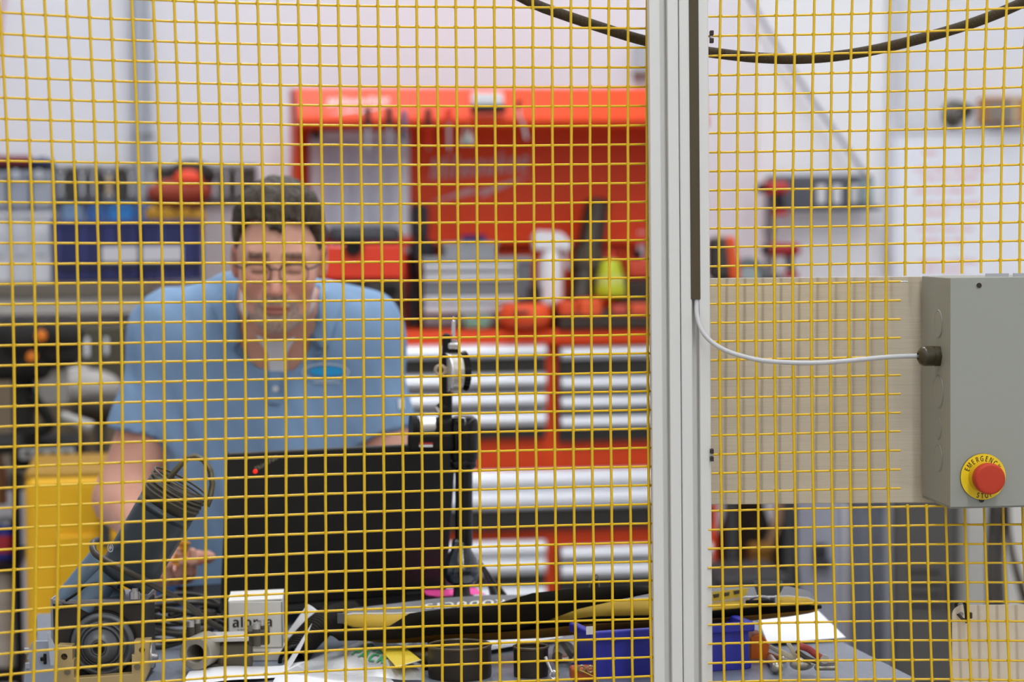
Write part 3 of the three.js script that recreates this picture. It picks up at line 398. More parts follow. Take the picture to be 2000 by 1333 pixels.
function can(label, px, y0, y1, r, d, bands) { const t = thing('spray_can', label, 'can', at(px, y1, d), ROOM), k = K(d), h = (y1 - y0) * k; obj('body', cyl(r * k, r * k, h, 0, h / 2, 0), std(bands[0], 0.35), t); obj('band', cyl(r * k * 1.01, r * k * 1.01, h * 0.42, 0, h * 0.5, 0), std(bands[1], 0.35), t); obj('rim', [tor(r * k * 0.96, 0.003, 0, h, 0, Math.PI / 2), cyl(r * k * 0.8, r * k * 0.5, h * 0.12, 0, h * 1.06, 0)], M.steel, t); }
can('blue can with a red band on the rack at the left edge', 14, 1020, 1102, 26, 5.35, ['#22308c', '#b52734']);
can('tall white canister low on the rack at the left edge', 10, 1116, 1300, 30, 5.35, ['#cfc7bf', '#bfb6ae']);
{ const t = thing('brown_bottle', 'brown bottle on the upper shelf at the left edge', 'bottle', at(0, 985, 5.35), ROOM), k = K(5.35); obj('bottle', lathe([[0, 0], [14 * k, 0], [14 * k, 70 * k], [6 * k, 86 * k], [6 * k, 100 * k]]), std('#8a5a36', 0.4), t); obj('cap', cyl(8 * k, 8 * k, 16 * k, 0, 106 * k, 0), M.black, t); }
// ---------- the fence: two welded mesh panels, two posts ----------
const poly = (C, u, v) => C.reduce((s, row, a) => s + Math.pow(u, a) * row.reduce((q, c, b) => q + c * Math.pow(v, b), 0), 0);
const LVx = [[1264.77, 4.21, 3.5, 0.38], [-1172.99, 10.5, -15.92, -9.28], [12.28, -16.59, 4.98, 28.7], [-77.22, 14.26, -9.54, -20.92]];
const LHy = [[49.65, 11.6, -10.23, 4.11], [1265.62, -30.77, 23.69, -35.51], [-107.12, -31.47, -5.04, 69.01], [63.84, 17.11, 2.85, -40.84]];
const RVx = [[1405.16, 5.37, 6.06, -1.7], [571.7, -4.95, 8.4, 5.83], [14.24, 3.22, 2.09, -5.2]];
const RHy = [[25.84, -8.64, -2.37], [1239.5, 12.63, 3.97], [-113.83, -24.37, -1.7], [63.11, 17.0, 3.3]];
// the wires were measured inside the frame; past its edges they carry on straight, at the spacing of the last ones
const carry = (f, lo, hi) => (t) => t < lo ? f(lo) + (f(lo + 20) - f(lo)) / 20 * (t - lo) : t > hi ? f(hi) + (f(hi) - f(hi - 20)) / 20 * (t - hi) : f(t);
const spaced = (f, lo, hi, step = 3) => (q) => q < lo ? f(lo) + (f(lo + step) - f(lo)) / step * (q - lo) : q > hi ? f(hi) + (f(hi) - f(hi - step)) / step * (q - hi) : f(q);
const leftX = (i, y) => spaced((q) => carry((t) => poly(LVx, q / 32, (t - 666) / 666), 0, 1333)(y), 0, 32)(i), leftY = (j, x) => spaced((q) => carry((t) => poly(LHy, q / 32, (t - 640) / 640), 0, 1290)(x), 0, 33)(j);
const rightX = (i, y) => spaced((q) => carry((t) => poly(RVx, q / 16, (t - 666) / 666), 0, 1333)(y), 0, 16)(i), rightY = (j, x) => spaced((q) => carry((t) => poly(RHy, q / 32, (t - 1700) / 300), 1380, 2000)(x), 0, 35)(j);
const leftD = (px) => 3.165 / (1 + 8.2e-5 * (1268 - px)), rightD = (px) => 3.15 / (1 + 1.0e-5 * (px - 1400));
function wire(pts, r) {                                                                // a coated wire with rounded, slightly uneven body
  const n = pts.length, rad = 8, pos = [], nor = [], uv = [], idx = [], v0 = rnd() * 9; let run = 0;
  pts.forEach((p, i) => {
    if (i) run += p.distanceTo(pts[i - 1]);
    const t = pts[Math.min(i + 1, n - 1)].clone().sub(pts[Math.max(i - 1, 0)]).normalize(), a = V(0, 0, 1).cross(t).normalize(), b = t.clone().cross(a), q = r * (0.96 + 0.08 * rnd());
    for (let k = 0; k < rad; k++) { const c = Math.cos(k / rad * 2 * Math.PI), s = Math.sin(k / rad * 2 * Math.PI), d = a.clone().multiplyScalar(c).addScaledVector(b, s); pos.push(p.x + d.x * q, p.y + d.y * q, p.z + d.z * q); nor.push(d.x, d.y, d.z); uv.push(run * 24 + v0, 0.28 * Math.abs(k / rad * 2 - 1) + v0); }
  });
  for (let i = 0; i < n - 1; i++) for (let k = 0; k < rad; k++) { const a = i * rad + k, b = i * rad + (k + 1) % rad; idx.push(a, b, a + rad, b, b + rad, a + rad); }
  for (const e of [0, n - 1]) { const c = pos.length / 3; pos.push(pts[e].x, pts[e].y, pts[e].z); uv.push(0, 0); const t = pts[e ? n - 1 : 0].clone().sub(pts[e ? n - 2 : 1]).normalize(); nor.push(t.x, t.y, t.z); for (let k = 0; k < rad; k++) { const a = e * rad + k, b = e * rad + (k + 1) % rad; e ? idx.push(a, b, c) : idx.push(b, a, c); } }
  const g = new THREE.BufferGeometry(); g.setAttribute('position', new THREE.Float32BufferAttribute(pos, 3)); g.setAttribute('normal', new THREE.Float32BufferAttribute(nor, 3)); g.setAttribute('uv', new THREE.Float32BufferAttribute(uv, 2)); g.setIndex(idx);
  return g;
}
const fillet = (() => {                                                                // the coating that fills the corners of a crossing
  const w = 1.15, r = 1.7, s = new THREE.Shape(), R = w + r; s.moveTo(R, -w); s.lineTo(R, w);
  for (const q of [0, 1, 2, 3]) { const a = q * Math.PI / 2, cx = R * (Math.cos(a) - Math.sin(a)), cy = R * (Math.sin(a) + Math.cos(a)); s.absarc(cx, cy, r, a - Math.PI / 2, a - Math.PI, true); if (q < 3) { const b = a + Math.PI / 2; s.lineTo(R * Math.cos(b) + w * Math.sin(b), R * Math.sin(b) - w * Math.cos(b)); } }
  return new THREE.ExtrudeGeometry(s, { depth: 1.2, bevelEnabled: true, bevelThickness: 0.4, bevelSize: 0.3, bevelSegments: 1, curveSegments: 4 }).translate(0, 0, -1.0).scale(0.001, 0.001, 0.001);
})();
function meshPanel(name, label, X, Y, D, ni, j0, j1, xEnds, yEnds, cut) {
  const t = thing(name, label, 'fence panel'), crossings = [];
  const jit = () => (rnd() - 0.5) * 1.1;
  for (let i = 0; i <= ni; i++) for (const [y0, y1] of cut && i >= cut.i ? [[yEnds[0], cut.top(i)], [cut.bottom, yEnds[1]]] : [[yEnds[0], yEnds[1]]]) {
    const pts = [], n = Math.max(4, Math.round((y1 - y0) / 38)), o = jit(); let w = 0;
    for (let q = 0; q <= n; q++) { const y = y0 + (y1 - y0) * q / n; w = w * 0.7 + (rnd() - 0.5) * 0.7; const x = X(i, y) + o * 0.6 + w; pts.push(at(x, y, D(x) - 0.0014)); }
    obj('vertical_wire', wire(pts, 0.00174), M.yellowCoat, t);
  }
  for (let j = j0; j <= j1; j++) for (const [x0, x1] of cut && j >= cut.j0 && j <= cut.j1 ? [[xEnds[0], cut.x]] : [[xEnds[0], xEnds[1]]]) {
    const pts = [], n = Math.max(4, Math.round((x1 - x0) / 38)), o = jit(); let w = 0;
    for (let q = 0; q <= n; q++) { const x = x0 + (x1 - x0) * q / n; w = w * 0.7 + (rnd() - 0.5) * 0.7; pts.push(at(x, Y(j, x) + o * 0.6 + w, D(x) + 0.0012)); }
    obj('horizontal_wire', wire(pts, 0.00145), M.yellowCoat, t);
    if (cut && j === cut.j0) { const e = at(x1 + 14, Y(j, x1), D(x1) + 0.0012); obj('bare_end', tubeTo(at(x1 - 1, Y(j, x1), D(x1) + 0.0012), e, 0.001, 0.0009, 10), M.steel, t).userData.label = 'bare silver wire end'; }
  }
  for (let i = 0; i <= ni; i++) for (let j = j0; j <= j1; j++) {
    let x = X(i, 600), y = 0; for (let q = 0; q < 3; q++) { y = Y(j, x); x = X(i, y); }
    if (cut && (i >= cut.i && y > cut.top(i) - 3 && y < cut.bottom - 3 || y > cut.top(i) && i === cut.i - 0 && y < cut.bottom - 3)) continue;
    crossings.push(at(x, y, D(x)));
  }
  const f = new THREE.InstancedMesh(fillet, M.yellowCoat, crossings.length); f.name = 'weld_fillets'; f.castShadow = f.receiveShadow = true; f.userData.kind = 'stuff';
  const m = new THREE.Matrix4(); crossings.forEach((p, q) => f.setMatrixAt(q, m.makeTranslation(p.x, p.y, p.z))); t.add(f);
  return t;
}
meshPanel('wire_mesh_panel', 'larger yellow coated wire mesh panel, between the man and the camera', leftX, leftY, leftD, 40, -16, 52, [-380, 1274], [-580, 2080], null);
meshPanel('wire_mesh_panel', 'yellow coated wire mesh panel with a cutout for the grey control box', rightX, rightY, rightD, 26, -16, 54, [1383, 2390], [-580, 2060], { i: 10, j0: 14, j1: 25, x: 1759, top: (i) => 534 + (i === 10 ? 5 : (i % 2)), bottom: 990 });

// aluminium profiles: a 38 mm T-slot section, standing on the floor
function profile(label, px, cover) {
  const c = at(px, 666, 3.158), t = thing('aluminium_post', label, 'post', V(c.x, 0, c.z)), h = 19e-3, s = 4.4e-3, b = 1.2e-3, q = [];
  const face = [[-h + b, h], [-s - b, h], [-s, h - b], [-s, h - 4e-3], [-9e-3, h - 4e-3], [-9e-3, h - 7e-3], [-4.5e-3, h - 12e-3], [4.5e-3, h - 12e-3], [9e-3, h - 7e-3], [9e-3, h - 4e-3], [s, h - 4e-3], [s, h - b], [s + b, h], [h - b, h]];
  for (let k = 0; k < 4; k++) for (const [x, y] of face) { const a = -k * Math.PI / 2; q.push([x * Math.cos(a) - y * Math.sin(a), x * Math.sin(a) + y * Math.cos(a)]); }
  obj('extrusion', T(ext(q, 2.25, 0), 0, 0, 0, -Math.PI / 2, 0, 0), M.alu, t);
  obj('cap', bx(0.038, 0.006, 0.038, 0, 2.253, 0, 0.002), M.black, t);
  obj('foot_plate', bx(0.038, 0.008, 0.1, 0, 0.004, 0, 0.001), M.steel, t);
  t.rotation.z = 0.0020; return t;
}
profile('left one of the two slotted aluminium posts, beside the larger mesh panel', 1302.7);
const postR = profile('right one of the two slotted aluminium posts, with a brown slot cover', 1360.9, true);
{ const a = spot(postR, 1360, -40, 0.0192), b = spot(postR, 1360, 585, 0.0192);
  const c = obj('slot_cover', [bx(0.0124, a.y - b.y, 0.0016, 0.0002, (a.y + b.y) / 2, 0.0195, 0.0006), bx(0.0084, a.y - b.y, 0.006, 0, (a.y + b.y) / 2, 0.0165)], std('#4b3f24', 0.5), postR); c.userData.label = 'brown plastic slot cover'; }
for (const [py, l] of [[72, 'small black panel clip on the right post near the black hose'], [889, 'small black panel clip on the right post beside the grey back plate']]) {
  const t = thing('panel_clip', l, 'clip', at(1390, py, 3.146)), k = K(3.146); obj('clip', [bx(7 * k, 9 * k, 0.012, 0, 7.5 * k, 0, 0.0006), bx(7 * k, 9 * k, 0.012, 0, -7.5 * k, 0, 0.0006), bx(4 * k, 22 * k, 0.01, -1.2 * k, 0, -0.006)], std('#2c2118', 0.5), t); obj('screw', cyl(0.0016, 0.0016, 0.004, -0.0005, 0, -0.002, Math.PI / 2), M.steel, t);
}

// grey mounting plate behind the mesh, control box in front of the cutout
const brushed = grain(512, 512, '#ece8e0', 0.018, 90, 1.6, 7000); brushed.repeat.set(2, 2);
{ const t = thing('mounting_plate', 'grey sheet metal plate behind the mesh that carries the control box', 'plate', at(1600, 765, 3.2));
  const a = spot(t, 1330, 765), b = spot(t, 2060, 765), c = spot(t, 1600, 544), d = spot(t, 1600, 983);
  obj('sheet', bx(b.x - a.x, c.y - d.y, 0.002, (a.x + b.x) / 2, (c.y + d.y) / 2, -0.001), std('#e8dfce', 0.5, 0.05, { map: brushed }), t);
  for (const y of [c.y, d.y]) obj('flange', bx(b.x - a.x, 0.002, 0.02, (a.x + b.x) / 2, y, -0.011), std('#cfc6b6', 0.5, 0.15), t); }
const boxYaw = 0.11, boxPaint = phys('#9b9c90', 0.5, 0, { bumpMap: grain(256, 256, '#808080', 0.2, 3, 3, 6000), bumpScale: 0.00004 });
const cbox = thing('control_box', 'grey steel control box with a red emergency stop button', 'control box', at(1856, 991, 3.07), boxYaw);
{ const g = cbox, D = 0.128, W = 0.2, tl = spot(g, 1856, 543), H = tl.y;
  obj('case', bx(W, H, D, W / 2, H / 2, -D / 2 - 0.0015, 0.0012), boxPaint, g);
  obj('door', bx(W + 0.001, H + 0.001, 0.003, W / 2, H / 2, 0, 0.0012), boxPaint, g);
  const sp = spot(g, 1912, 558, 0.0016); obj('screw_hole', [cyl(0.0036, 0.0036, 0.001, sp.x, sp.y, sp.z, Math.PI / 2)], std('#2e2612', 0.7), g); obj('hole_rim', tor(0.0038, 0.0006, sp.x, sp.y, sp.z), boxPaint, g);
  for (const [x0, x1] of [[1925, 1970], [1979, 2040]]) { const a = spot(g, x0, 538, -0.02), b = spot(g, x1, 534, -0.02); obj('hinge_tab', bx(b.x - a.x, 0.006, 0.002, (a.x + b.x) / 2, H + 0.0015, -0.02), M.steel, g); }
  obj('lower_lip', bx(W, 0.0025, D * 0.98, W / 2, -0.001, -D / 2), std('#8d8c80', 0.5), g);
  // knockouts on the left side: pressed rings; depth from the front follows the picture
  const side = (py) => spot(g, 1834, py, -0.052).y;
  for (const [py, hp] of [[633, 53], [765, 66], [836, 42], [895, 53]]) { const r = hp / 2 * K(3.1); obj('knockout', [T(new THREE.TorusGeometry(r, 0.0009, 8, 36), -0.0002, side(py), -0.052, 0, Math.PI / 2, 0), cyl(r * 0.96, r * 0.94, 0.0016, -0.0002, side(py), -0.052, 0, 0, Math.PI / 2)], boxPaint, g); }
  // cable gland
  const gy = side(695.5), gl = std('#3b321a', 0.3), hex = (r, l, x) => T(new THREE.CylinderGeometry(r, r, l, 6), x, gy, -0.05, 0, 0, Math.PI / 2);
  const gd = obj('cable_gland', [hex(0.0145, 0.008, -0.004)], gl, g);
  obj('nut', [T(new THREE.CylinderGeometry(0.0128, 0.0128, 0.011, 8), -0.0135, gy, -0.05, 0, 0, Math.PI / 2), T(lathe([[0.0128, 0], [0.0125, 0.002], [0.0105, 0.006], [0.0062, 0.0088], [0.0045, 0.0088]], 30), -0.019, gy, -0.05, 0, 0, Math.PI / 2)], gl, gd);
  // emergency stop
  const p = spot(g, 1919.5, 931.5, 0.0022), es = obj('emergency_stop', cyl(0.0296, 0.0296, 0.002, p.x, p.y, 0.0025, Math.PI / 2), std('#1d1a10', 0.5), g);
  es.userData.label = 'red mushroom button on a round yellow plate';
  const legend = paint(768, 768, (c, w) => {
    c.fillStyle = '#f2cf16'; c.fillRect(0, 0, w, w); c.fillStyle = '#2a1c08'; c.font = 'bold 124px sans-serif'; c.textAlign = 'center'; c.textBaseline = 'middle';
    const arc = (s, a0, a1, r, flip) => [...s].forEach((ch, i) => { const a = a0 + (a1 - a0) * (s.length > 1 ? i / (s.length - 1) : 0); c.save(); c.translate(w / 2 + r * Math.sin(a), w / 2 - r * Math.cos(a)); c.rotate(flip ? a + Math.PI : a); c.scale(0.74, 1); c.fillText(ch, 0, 0); c.restore(); });
    arc('EMERGENCY', -1.15, 1.0, 300, false); arc('STOP', Math.PI + 0.28, Math.PI - 0.41, 318, true);
  });
  const disc = new THREE.CircleGeometry(0.0294, 56).translate(p.x, p.y, 0.0041);
  const lp = obj('legend_plate', [cyl(0.0294, 0.0294, 0.0012, p.x, p.y, 0.0033, Math.PI / 2)], std('#e8c211', 0.4), es); obj('lettering', disc, std('#ffffff', 0.42, 0, { map: legend }), es);
  obj('collar', cyl(0.0195, 0.0185, 0.012, p.x, p.y, 0.010, Math.PI / 2, 0, 0, 40), std('#d6ab12', 0.4), es);
  const mush = lathe([[0, 0], [0.0172, 0], [0.0188, 0.002], [0.0196, 0.006], [0.0198, 0.0155], [0.0194, 0.0178], [0.0182, 0.0192], [0.0165, 0.0197], [0.008, 0.0199], [0, 0.02]], 48);
  obj('push_button', T(mush, p.x, p.y, 0.0155, Math.PI / 2), std('#bf3410', 0.6), es);
  const q = spot(g, 1917, 977, 0.002); obj('locking_nose', cyl(0.0032, 0.0032, 0.003, q.x, q.y, 0.002, Math.PI / 2), std('#2a2110', 0.5), es); }
tag(obj('grey_cable', tube([[1360.5, 570, 3.141], [1360.5, 590, 3.139], [1362, 620, 3.132], [1376, 654, 3.122], [1409, 681, 3.115], [1474, 702, 3.112], [1540, 708.5, 3.11], [1600, 709, 3.108], [1656, 705, 3.106], [1731, 698, 3.108], [1775, 696, 3.112], [1806, 696, 3.116]].map(([x, y, d]) => at(x, y, d)), 4.6 * K(3.12), 90, 14), std('#c2c1c0', 0.45)), 'light grey cable curving from the post to the control box', 'cable');
{ const t = thing('cream_panel', 'cream plastic panel with a rounded corner, tied behind the mesh', 'panel', at(1862, 1400, 3.172)), a = spot(t, 1860, 1260), b = spot(t, 2100, 1260), c = spot(t, 1900, 1183), r = 20 * K(3.17), w = b.x - a.x, h = c.y + 0.1, s = new THREE.Shape();
  s.moveTo(a.x, -0.1); s.lineTo(b.x, -0.1); s.lineTo(b.x, c.y); s.lineTo(a.x + r, c.y); s.absarc(a.x + r, c.y - r, r, Math.PI / 2, Math.PI, false); s.lineTo(a.x, -0.1);
  const p = spot(t, 1877, 1201); s.holes.push(hole(p.x, p.y, 0.0035)); obj('sheet', new THREE.ExtrudeGeometry(s, { depth: 0.003, bevelEnabled: false, curveSegments: 24 }).translate(0, 0, -0.003), M.cream, t); }
{ const t = thing('cable_tie', 'black cable tie that holds the cream panel to the mesh', 'cable tie', at(1886, 1195, 3.142)), k = K(3.142), q = (x, y, z) => V((x - 1886) * k, -(y - 1195) * k, z);
  const path = [q(1877, 1203, -0.03), q(1874, 1186, -0.026), q(1877, 1176, -0.012), q(1882, 1174, 0), q(1884, 1182, 0.003), q(1886, 1196, 0.003), q(1887, 1208, 0.002), q(1883, 1213, -0.008), q(1878, 1206, -0.024)];
  obj('band', sheet(path.map((p) => [p.clone().add(V(-3.2 * k, 0, 0)), p.clone().add(V(3.2 * k, 0, 0))]), 0.0012), std('#241d0f', 0.45), t);
  obj('head', bx(9 * k, 12 * k, 0.006, 7 * k, -7 * k, 0.004, 0.0012), std('#2b2312', 0.45), t); obj('tail', T(bx(4.6 * k, 14 * k, 0.0014), 1 * k, -16 * k, 0.001, 0.2, 0, 0.1), std('#241d0f', 0.45), t); }
{ const weave = grain(256, 64, '#4f4328', 0.12, 2, 6, 5000); weave.repeat.set(60, 2);
  tag(obj('braided_hose', tube([[560, -700, 3.3], [720, -400, 3.28], [880, -150, 3.26], [960, -45, 3.25], [1045, 8, 3.24], [1095, 27, 3.235], [1139, 42, 3.23], [1197, 61, 3.225], [1250, 77, 3.222], [1320, 92, 3.22], [1400, 104, 3.22], [1470, 112, 3.22], [1548, 115, 3.22], [1620, 111, 3.222], [1700, 99, 3.225], [1800, 75, 3.23], [1900, 45, 3.235], [1995, 6, 3.24], [2080, -40, 3.25], [2240, -180, 3.26], [2400, -380, 3.28]].map(([x, y, d]) => at(x, y, d)), 10.6 * K(3.22), 140, 16), std('#b7a98c', 0.8, 0, { map: weave })), 'thick dark braided hose sagging along the top behind the fence', 'hose'); }
// ---------- the workbench and what lies on it ----------
const tableYaw = 0.2;
const fr = onPlane(1806, 1333, TABLE);
{ const t = thing('workbench', 'grey topped workbench behind the fence, cluttered with tools', 'workbench', V(fr.x, 0, fr.z), tableYaw);
  const W = 1.16, D = 0.86, tex = grain(1024, 512, '#8b9098', 0.07, 5, 5, 14000); tex.repeat.set(2, 1);
  obj('top', bx(W, 0.04, D, -W / 2, TABLE - 0.02, -D / 2 - 0.03, 0.004), std('#e4e7ee', 0.36, 0, { map: tex }), t);
  obj('edge_band', bx(W + 0.004, 0.03, 0.012, -W / 2, TABLE - 0.022, -D - 0.03, 0.002), M.darkGrey, t);
  for (const x of [-0.08, -W + 0.12]) for (const z of [-0.1, -D + 0.08]) obj('leg', bx(0.05, TABLE - 0.04, 0.05, x, (TABLE - 0.04) / 2, z, 0.004), M.darkGrey, t);
  obj('rail', bx(W - 0.36, 0.05, 0.03, -W / 2 + 0.1, 0.3, -D + 0.08), M.darkGrey, t); }
const set = (px, py) => onPlane(px, py, TABLE);          // a place on the bench top

// laptop on a flat dock
{ const p = at(660, 1190, 3.74), yaw = 0.42, t = thing('laptop', 'open black laptop seen from behind, in front of the man', 'laptop', p, yaw), k = K(3.74), w = 0.372, matt = std('#1a1710', 0.5);
  obj('base', bx(w, 0.018, 0.25, 0, 0.004, -0.135, 0.005), std('#17171a', 0.5), t);
  obj('vent_strip', [bx(w * 0.94, 0.008, 0.004, 0, 0.006, -0.009)], std('#2a2926', 0.5), t);
  const lid = new THREE.Group(); lid.name = 'lid'; lid.position.set(0, 0.012, -0.012); lid.rotation.x = 0.2; t.add(lid);
  obj('shell', bx(w, 0.247, 0.008, 0, 0.1235, 0, 0.004), matt, lid); obj('screen', bx(w - 0.02, 0.22, 0.002, 0, 0.13, -0.0046), phys('#0b0c0f', 0.15), lid);
  const tex = paint(256, 64, (g, W, H) => { g.clearRect(0, 0, W, H); g.fillStyle = '#8d8870'; g.font = 'bold 50px sans-serif'; g.textBaseline = 'middle'; g.fillText('ThinkPad', 6, H / 2, W - 12); });
  // printed along the lid's upper left corner, slanting
  obj('logo', T(new THREE.PlaneGeometry(0.044, 0.013), -0.138, 0.214, 0.0047, 0, 0, 0.5).translate(0.014, 0.016, 0), std('#ffffff', 0.5, 0, { map: tex, transparent: true }), lid);
  obj('indicator_light', sph(0.0032, -0.142, 0.217, 0.0042, 1, 1, 0.4), std('#ff2a1a', 0.4, 0, { emissive: '#ff2010', emissiveIntensity: 1.2 }), lid);
  for (const x of [-0.14, 0.14]) obj('hinge', T(new THREE.CylinderGeometry(0.006, 0.006, 0.05, 14), x, 0.012, -0.01, 0, 0, Math.PI / 2), M.black, t); }
{ const p = at(812, 1212, 3.7), t = thing('docking_block', 'flat black dock in front of the laptop, under the black arm', 'dock', V(p.x, TABLE, p.z), 0.42);
  obj('body', bx(0.21, 0.042, 0.11, 0, 0.021, 0, 0.006), std('#0f0f12', 0.35), t); for (const x of [-0.08, 0.08]) obj('foot', bx(0.02, 0.004, 0.09, x, 0.001, 0), M.rubber, t); obj('port', bx(0.05, 0.012, 0.003, -0.04, 0.02, 0.055), M.darkGrey, t); }
{ const p = onPlane(884, 1160, TABLE + 0.043), t = thing('sticky_note', 'bright pink sticky note lying at the foot of the black arm', 'note', p, 0.3); obj('note', sheet([[V(-0.04, 0.003, -0.03), V(0.0, 0.001, -0.032), V(0.045, 0.002, -0.03)], [V(-0.042, 0, 0.0), V(0, 0, 0), V(0.045, 0, 0)], [V(-0.03, 0.0, 0.024), V(0.01, 0.001, 0.024), V(0.046, 0.0, 0.026)]], 0.0008), std('#ff4fa8', 0.7), t); }

// articulated measuring arm
{ const d = 3.66, t = thing('measuring_arm', 'black articulated measuring arm with a needle tip and silver gauge', 'measuring arm', onPlane(902, 1182, TABLE + 0.042)), k = K(d), P = (x, y, z = 0) => { const q = spot(t, x, y, z); return q; };
  const rod = (x0, y0, x1, y1, r0, r1 = r0, z = 0) => tubeTo(P(x0, y0, z), P(x1, y1, z), r0 * k, r1 * k), G = M.blackGloss;
  obj('needle', [rod(885, 662, 886, 628, 3.6), rod(886, 628, 886, 618, 3.6, 0.8)], M.chrome, t);
  obj('needle_holder', [rod(872, 690, 872, 660, 9), sph(9 * k, P(872, 660).x, P(872, 660).y, 0)], M.black, t); obj('clamp', [rod(886, 690, 886, 664, 7), bx(22 * k, 12 * k, 0.02, P(886, 676).x, P(886, 676).y, 0, 0.003)], M.steel, t); obj('collet', rod(884, 697, 884, 680, 12), M.black, t);
  const gz = P(884, 728, 0.006); const ga = obj('gauge', cyl(38 * k, 38 * k, 24 * k, gz.x, gz.y, gz.z, 0, 0.35, Math.PI / 2, 44), std('#d9d2c6', 0.3, 0.75), t);
  obj('bezel', T(new THREE.TorusGeometry(37 * k, 3 * k, 12, 44), gz.x - 11 * k, gz.y, gz.z + 0.003, 0, Math.PI / 2 + 0.35, 0), M.chrome, ga); obj('rear_cover', cyl(40 * k, 36 * k, 12 * k, gz.x + 18 * k, gz.y + 2 * k, gz.z - 0.006, 0, 0.35, Math.PI / 2, 40), M.blackGloss, ga);
  const lg = P(860, 724, 0.01); obj('lug', [tor(9 * k, 3.6 * k, lg.x, lg.y, lg.z), bx(14 * k, 16 * k, 5 * k, lg.x + 14 * k, lg.y, lg.z, 2 * k)], std('#b7a893', 0.4, 0.4), ga); obj('stem', rod(880, 772, 880, 758, 6), std('#b08a4a', 0.3, 0.8), ga);
  obj('upper_post', [rod(868, 880, 874, 680, 14, 11), sph(16 * k, P(866, 800).x, P(866, 800).y, 0)], M.black, t); const pin = P(856, 802, 0.012); obj('pin', T(cyl(4 * k, 4 * k, 16 * k), pin.x, pin.y, pin.z, 0, 0, 0.6), M.chrome, t);
  obj('joint_block', [bx(90 * k, 40 * k, 0.045, P(842, 862).x, P(842, 862).y, 0, 0.008), bx(40 * k, 60 * k, 0.04, P(866, 845).x, P(866, 845).y, 0, 0.01)], M.black, t);
  const kn = P(834, 832, 0.008); obj('silver_knob', cyl(17 * k, 17 * k, 30 * k, kn.x, kn.y, kn.z, 0, 0.2, Math.PI / 2), std('#d4d2ce', 0.3, 0.7), t); obj('black_disc', cyl(28 * k, 30 * k, 12 * k, P(808, 838).x, P(808, 838).y, 0, 0, 0.2, Math.PI / 2), M.black, t);
  const st = P(832, 869, 0.0235); obj('strip_label', [bx(26 * k, 4 * k, 0.001, st.x, st.y + 2 * k, st.z)], std('#b3262a', 0.5), t); obj('strip_label', [bx(26 * k, 4 * k, 0.001, st.x, st.y - 2.5 * k, st.z)], M.white, t);
  obj('bell', lathe([[0, 48 * k], [18 * k, 48 * k], [27 * k, 42 * k], [30 * k, 30 * k], [29 * k, 0], [27 * k, -34 * k], [24 * k, -40 * k], [0, -40 * k]]).translate(P(906, 862).x, P(906, 862).y, 0), G, t);
  obj('collar', lathe([[0, 10 * k], [24 * k, 10 * k], [26 * k, 4 * k], [26 * k, -6 * k], [20 * k, -11 * k], [0, -11 * k]]).translate(P(905, 906).x, P(905, 906).y, 0), G, t);
  obj('lower_rod', rod(906, 1066, 906, 906, 17), G, t);
  obj('ball_socket', lathe([[0, 44 * k], [15 * k, 44 * k], [18 * k, 36 * k], [20 * k, 22 * k], [30 * k, 6 * k], [36 * k, -12 * k], [36 * k, -24 * k], [31 * k, -38 * k], [24 * k, -45 * k], [24 * k, -40 * k], [0, -30 * k]], 40).translate(P(901, 1096).x, P(901, 1096).y, 0), phys('#20262b', 0.14, 0, { clearcoat: 1, clearcoatRoughness: 0.05 }), t);
  obj('foot', lathe([[0, 0], [30 * k, 0], [30 * k, 4 * k], [18 * k, 12 * k], [15 * k, 40 * k], [22 * k, 52 * k], [0, 60 * k]]).translate(0, 0, 0), std('#2a2725', 0.4), t); }
{ const t = thing('brush_strips', 'bundle of grey black cable strands drooping beside the ball joint', 'cable', at(960, 1190, 3.72)), k = K(3.72);
  for (let i = 0; i < 9; i++) obj('strand', tube([[-34 + i * 2, -98 + i], [-18 + i * 3, -80 + i * 3], [-4 + i * 4.2, -44 + i * 2], [6 + i * 5, 2]].map(([x, y], q) => V(x * k, -y * k, 0.01 * Math.sin(i) + q * 0.004)), 2.8 * k, 20, 8), std(i % 3 ? '#2c2a29' : '#8d8a88', 0.4), t); }

// small cartons with lettering
{ const t = thing('small_carton', 'white cardboard carton printed with bold black lettering', 'carton', at(447, 1268, 3.45), 0.06), a = spot(t, 447, 1220), b = spot(t, 553, 1220), c = spot(t, 500, 1175), w = b.x - a.x, h = c.y, D = 0.07;
  obj('carton', bx(w, h, D, w / 2, h / 2, -D / 2, 0.0022), std('#dedbd5', 0.75), t);
  obj('flap', T(bx(w, 0.0016, D * 0.98, 0, 0, -D / 2), w / 2, h + 0.001, 0, 0.05, 0, 0.03), std('#e9e6e0', 0.75), t); obj('crease', [bx(0.0012, h * 0.96, 0.001, w - 0.001, h / 2, 0.0002)], std('#6f6a62', 0.8), t);
  const tex = paint(512, 256, (g, W, H) => { g.clearRect(0, 0, W, H); g.fillStyle = '#2a241d'; g.font = 'bold 150px sans-serif'; g.textBaseline = 'alphabetic'; g.save(); g.scale(1.28, 1); g.font = 'bold 168px sans-serif'; g.fillText('aloma', 4, 150, 385); g.restore(); g.fillStyle = '#57503f'; g.font = 'bold 26px sans-serif'; for (let r = 0; r < 3; r++) for (let i = 0; i < 9 - r * 2; i++) g.fillRect(70 + i * 34, 176 + r * 24, 20 + rnd() * 10, 9); });
  const q0 = spot(t, 452, 1202, 0.0006), q1 = spot(t, 536, 1242, 0.0006); const q = obj('lettering', T(new THREE.PlaneGeometry(q1.x - q0.x, q0.y - q1.y), (q0.x + q1.x) / 2, (q0.y + q1.y) / 2, 0.0008), std('#ffffff', 0.7, 0, { map: tex, transparent: true }), t); q.userData.label = 'bold black lettering'; }
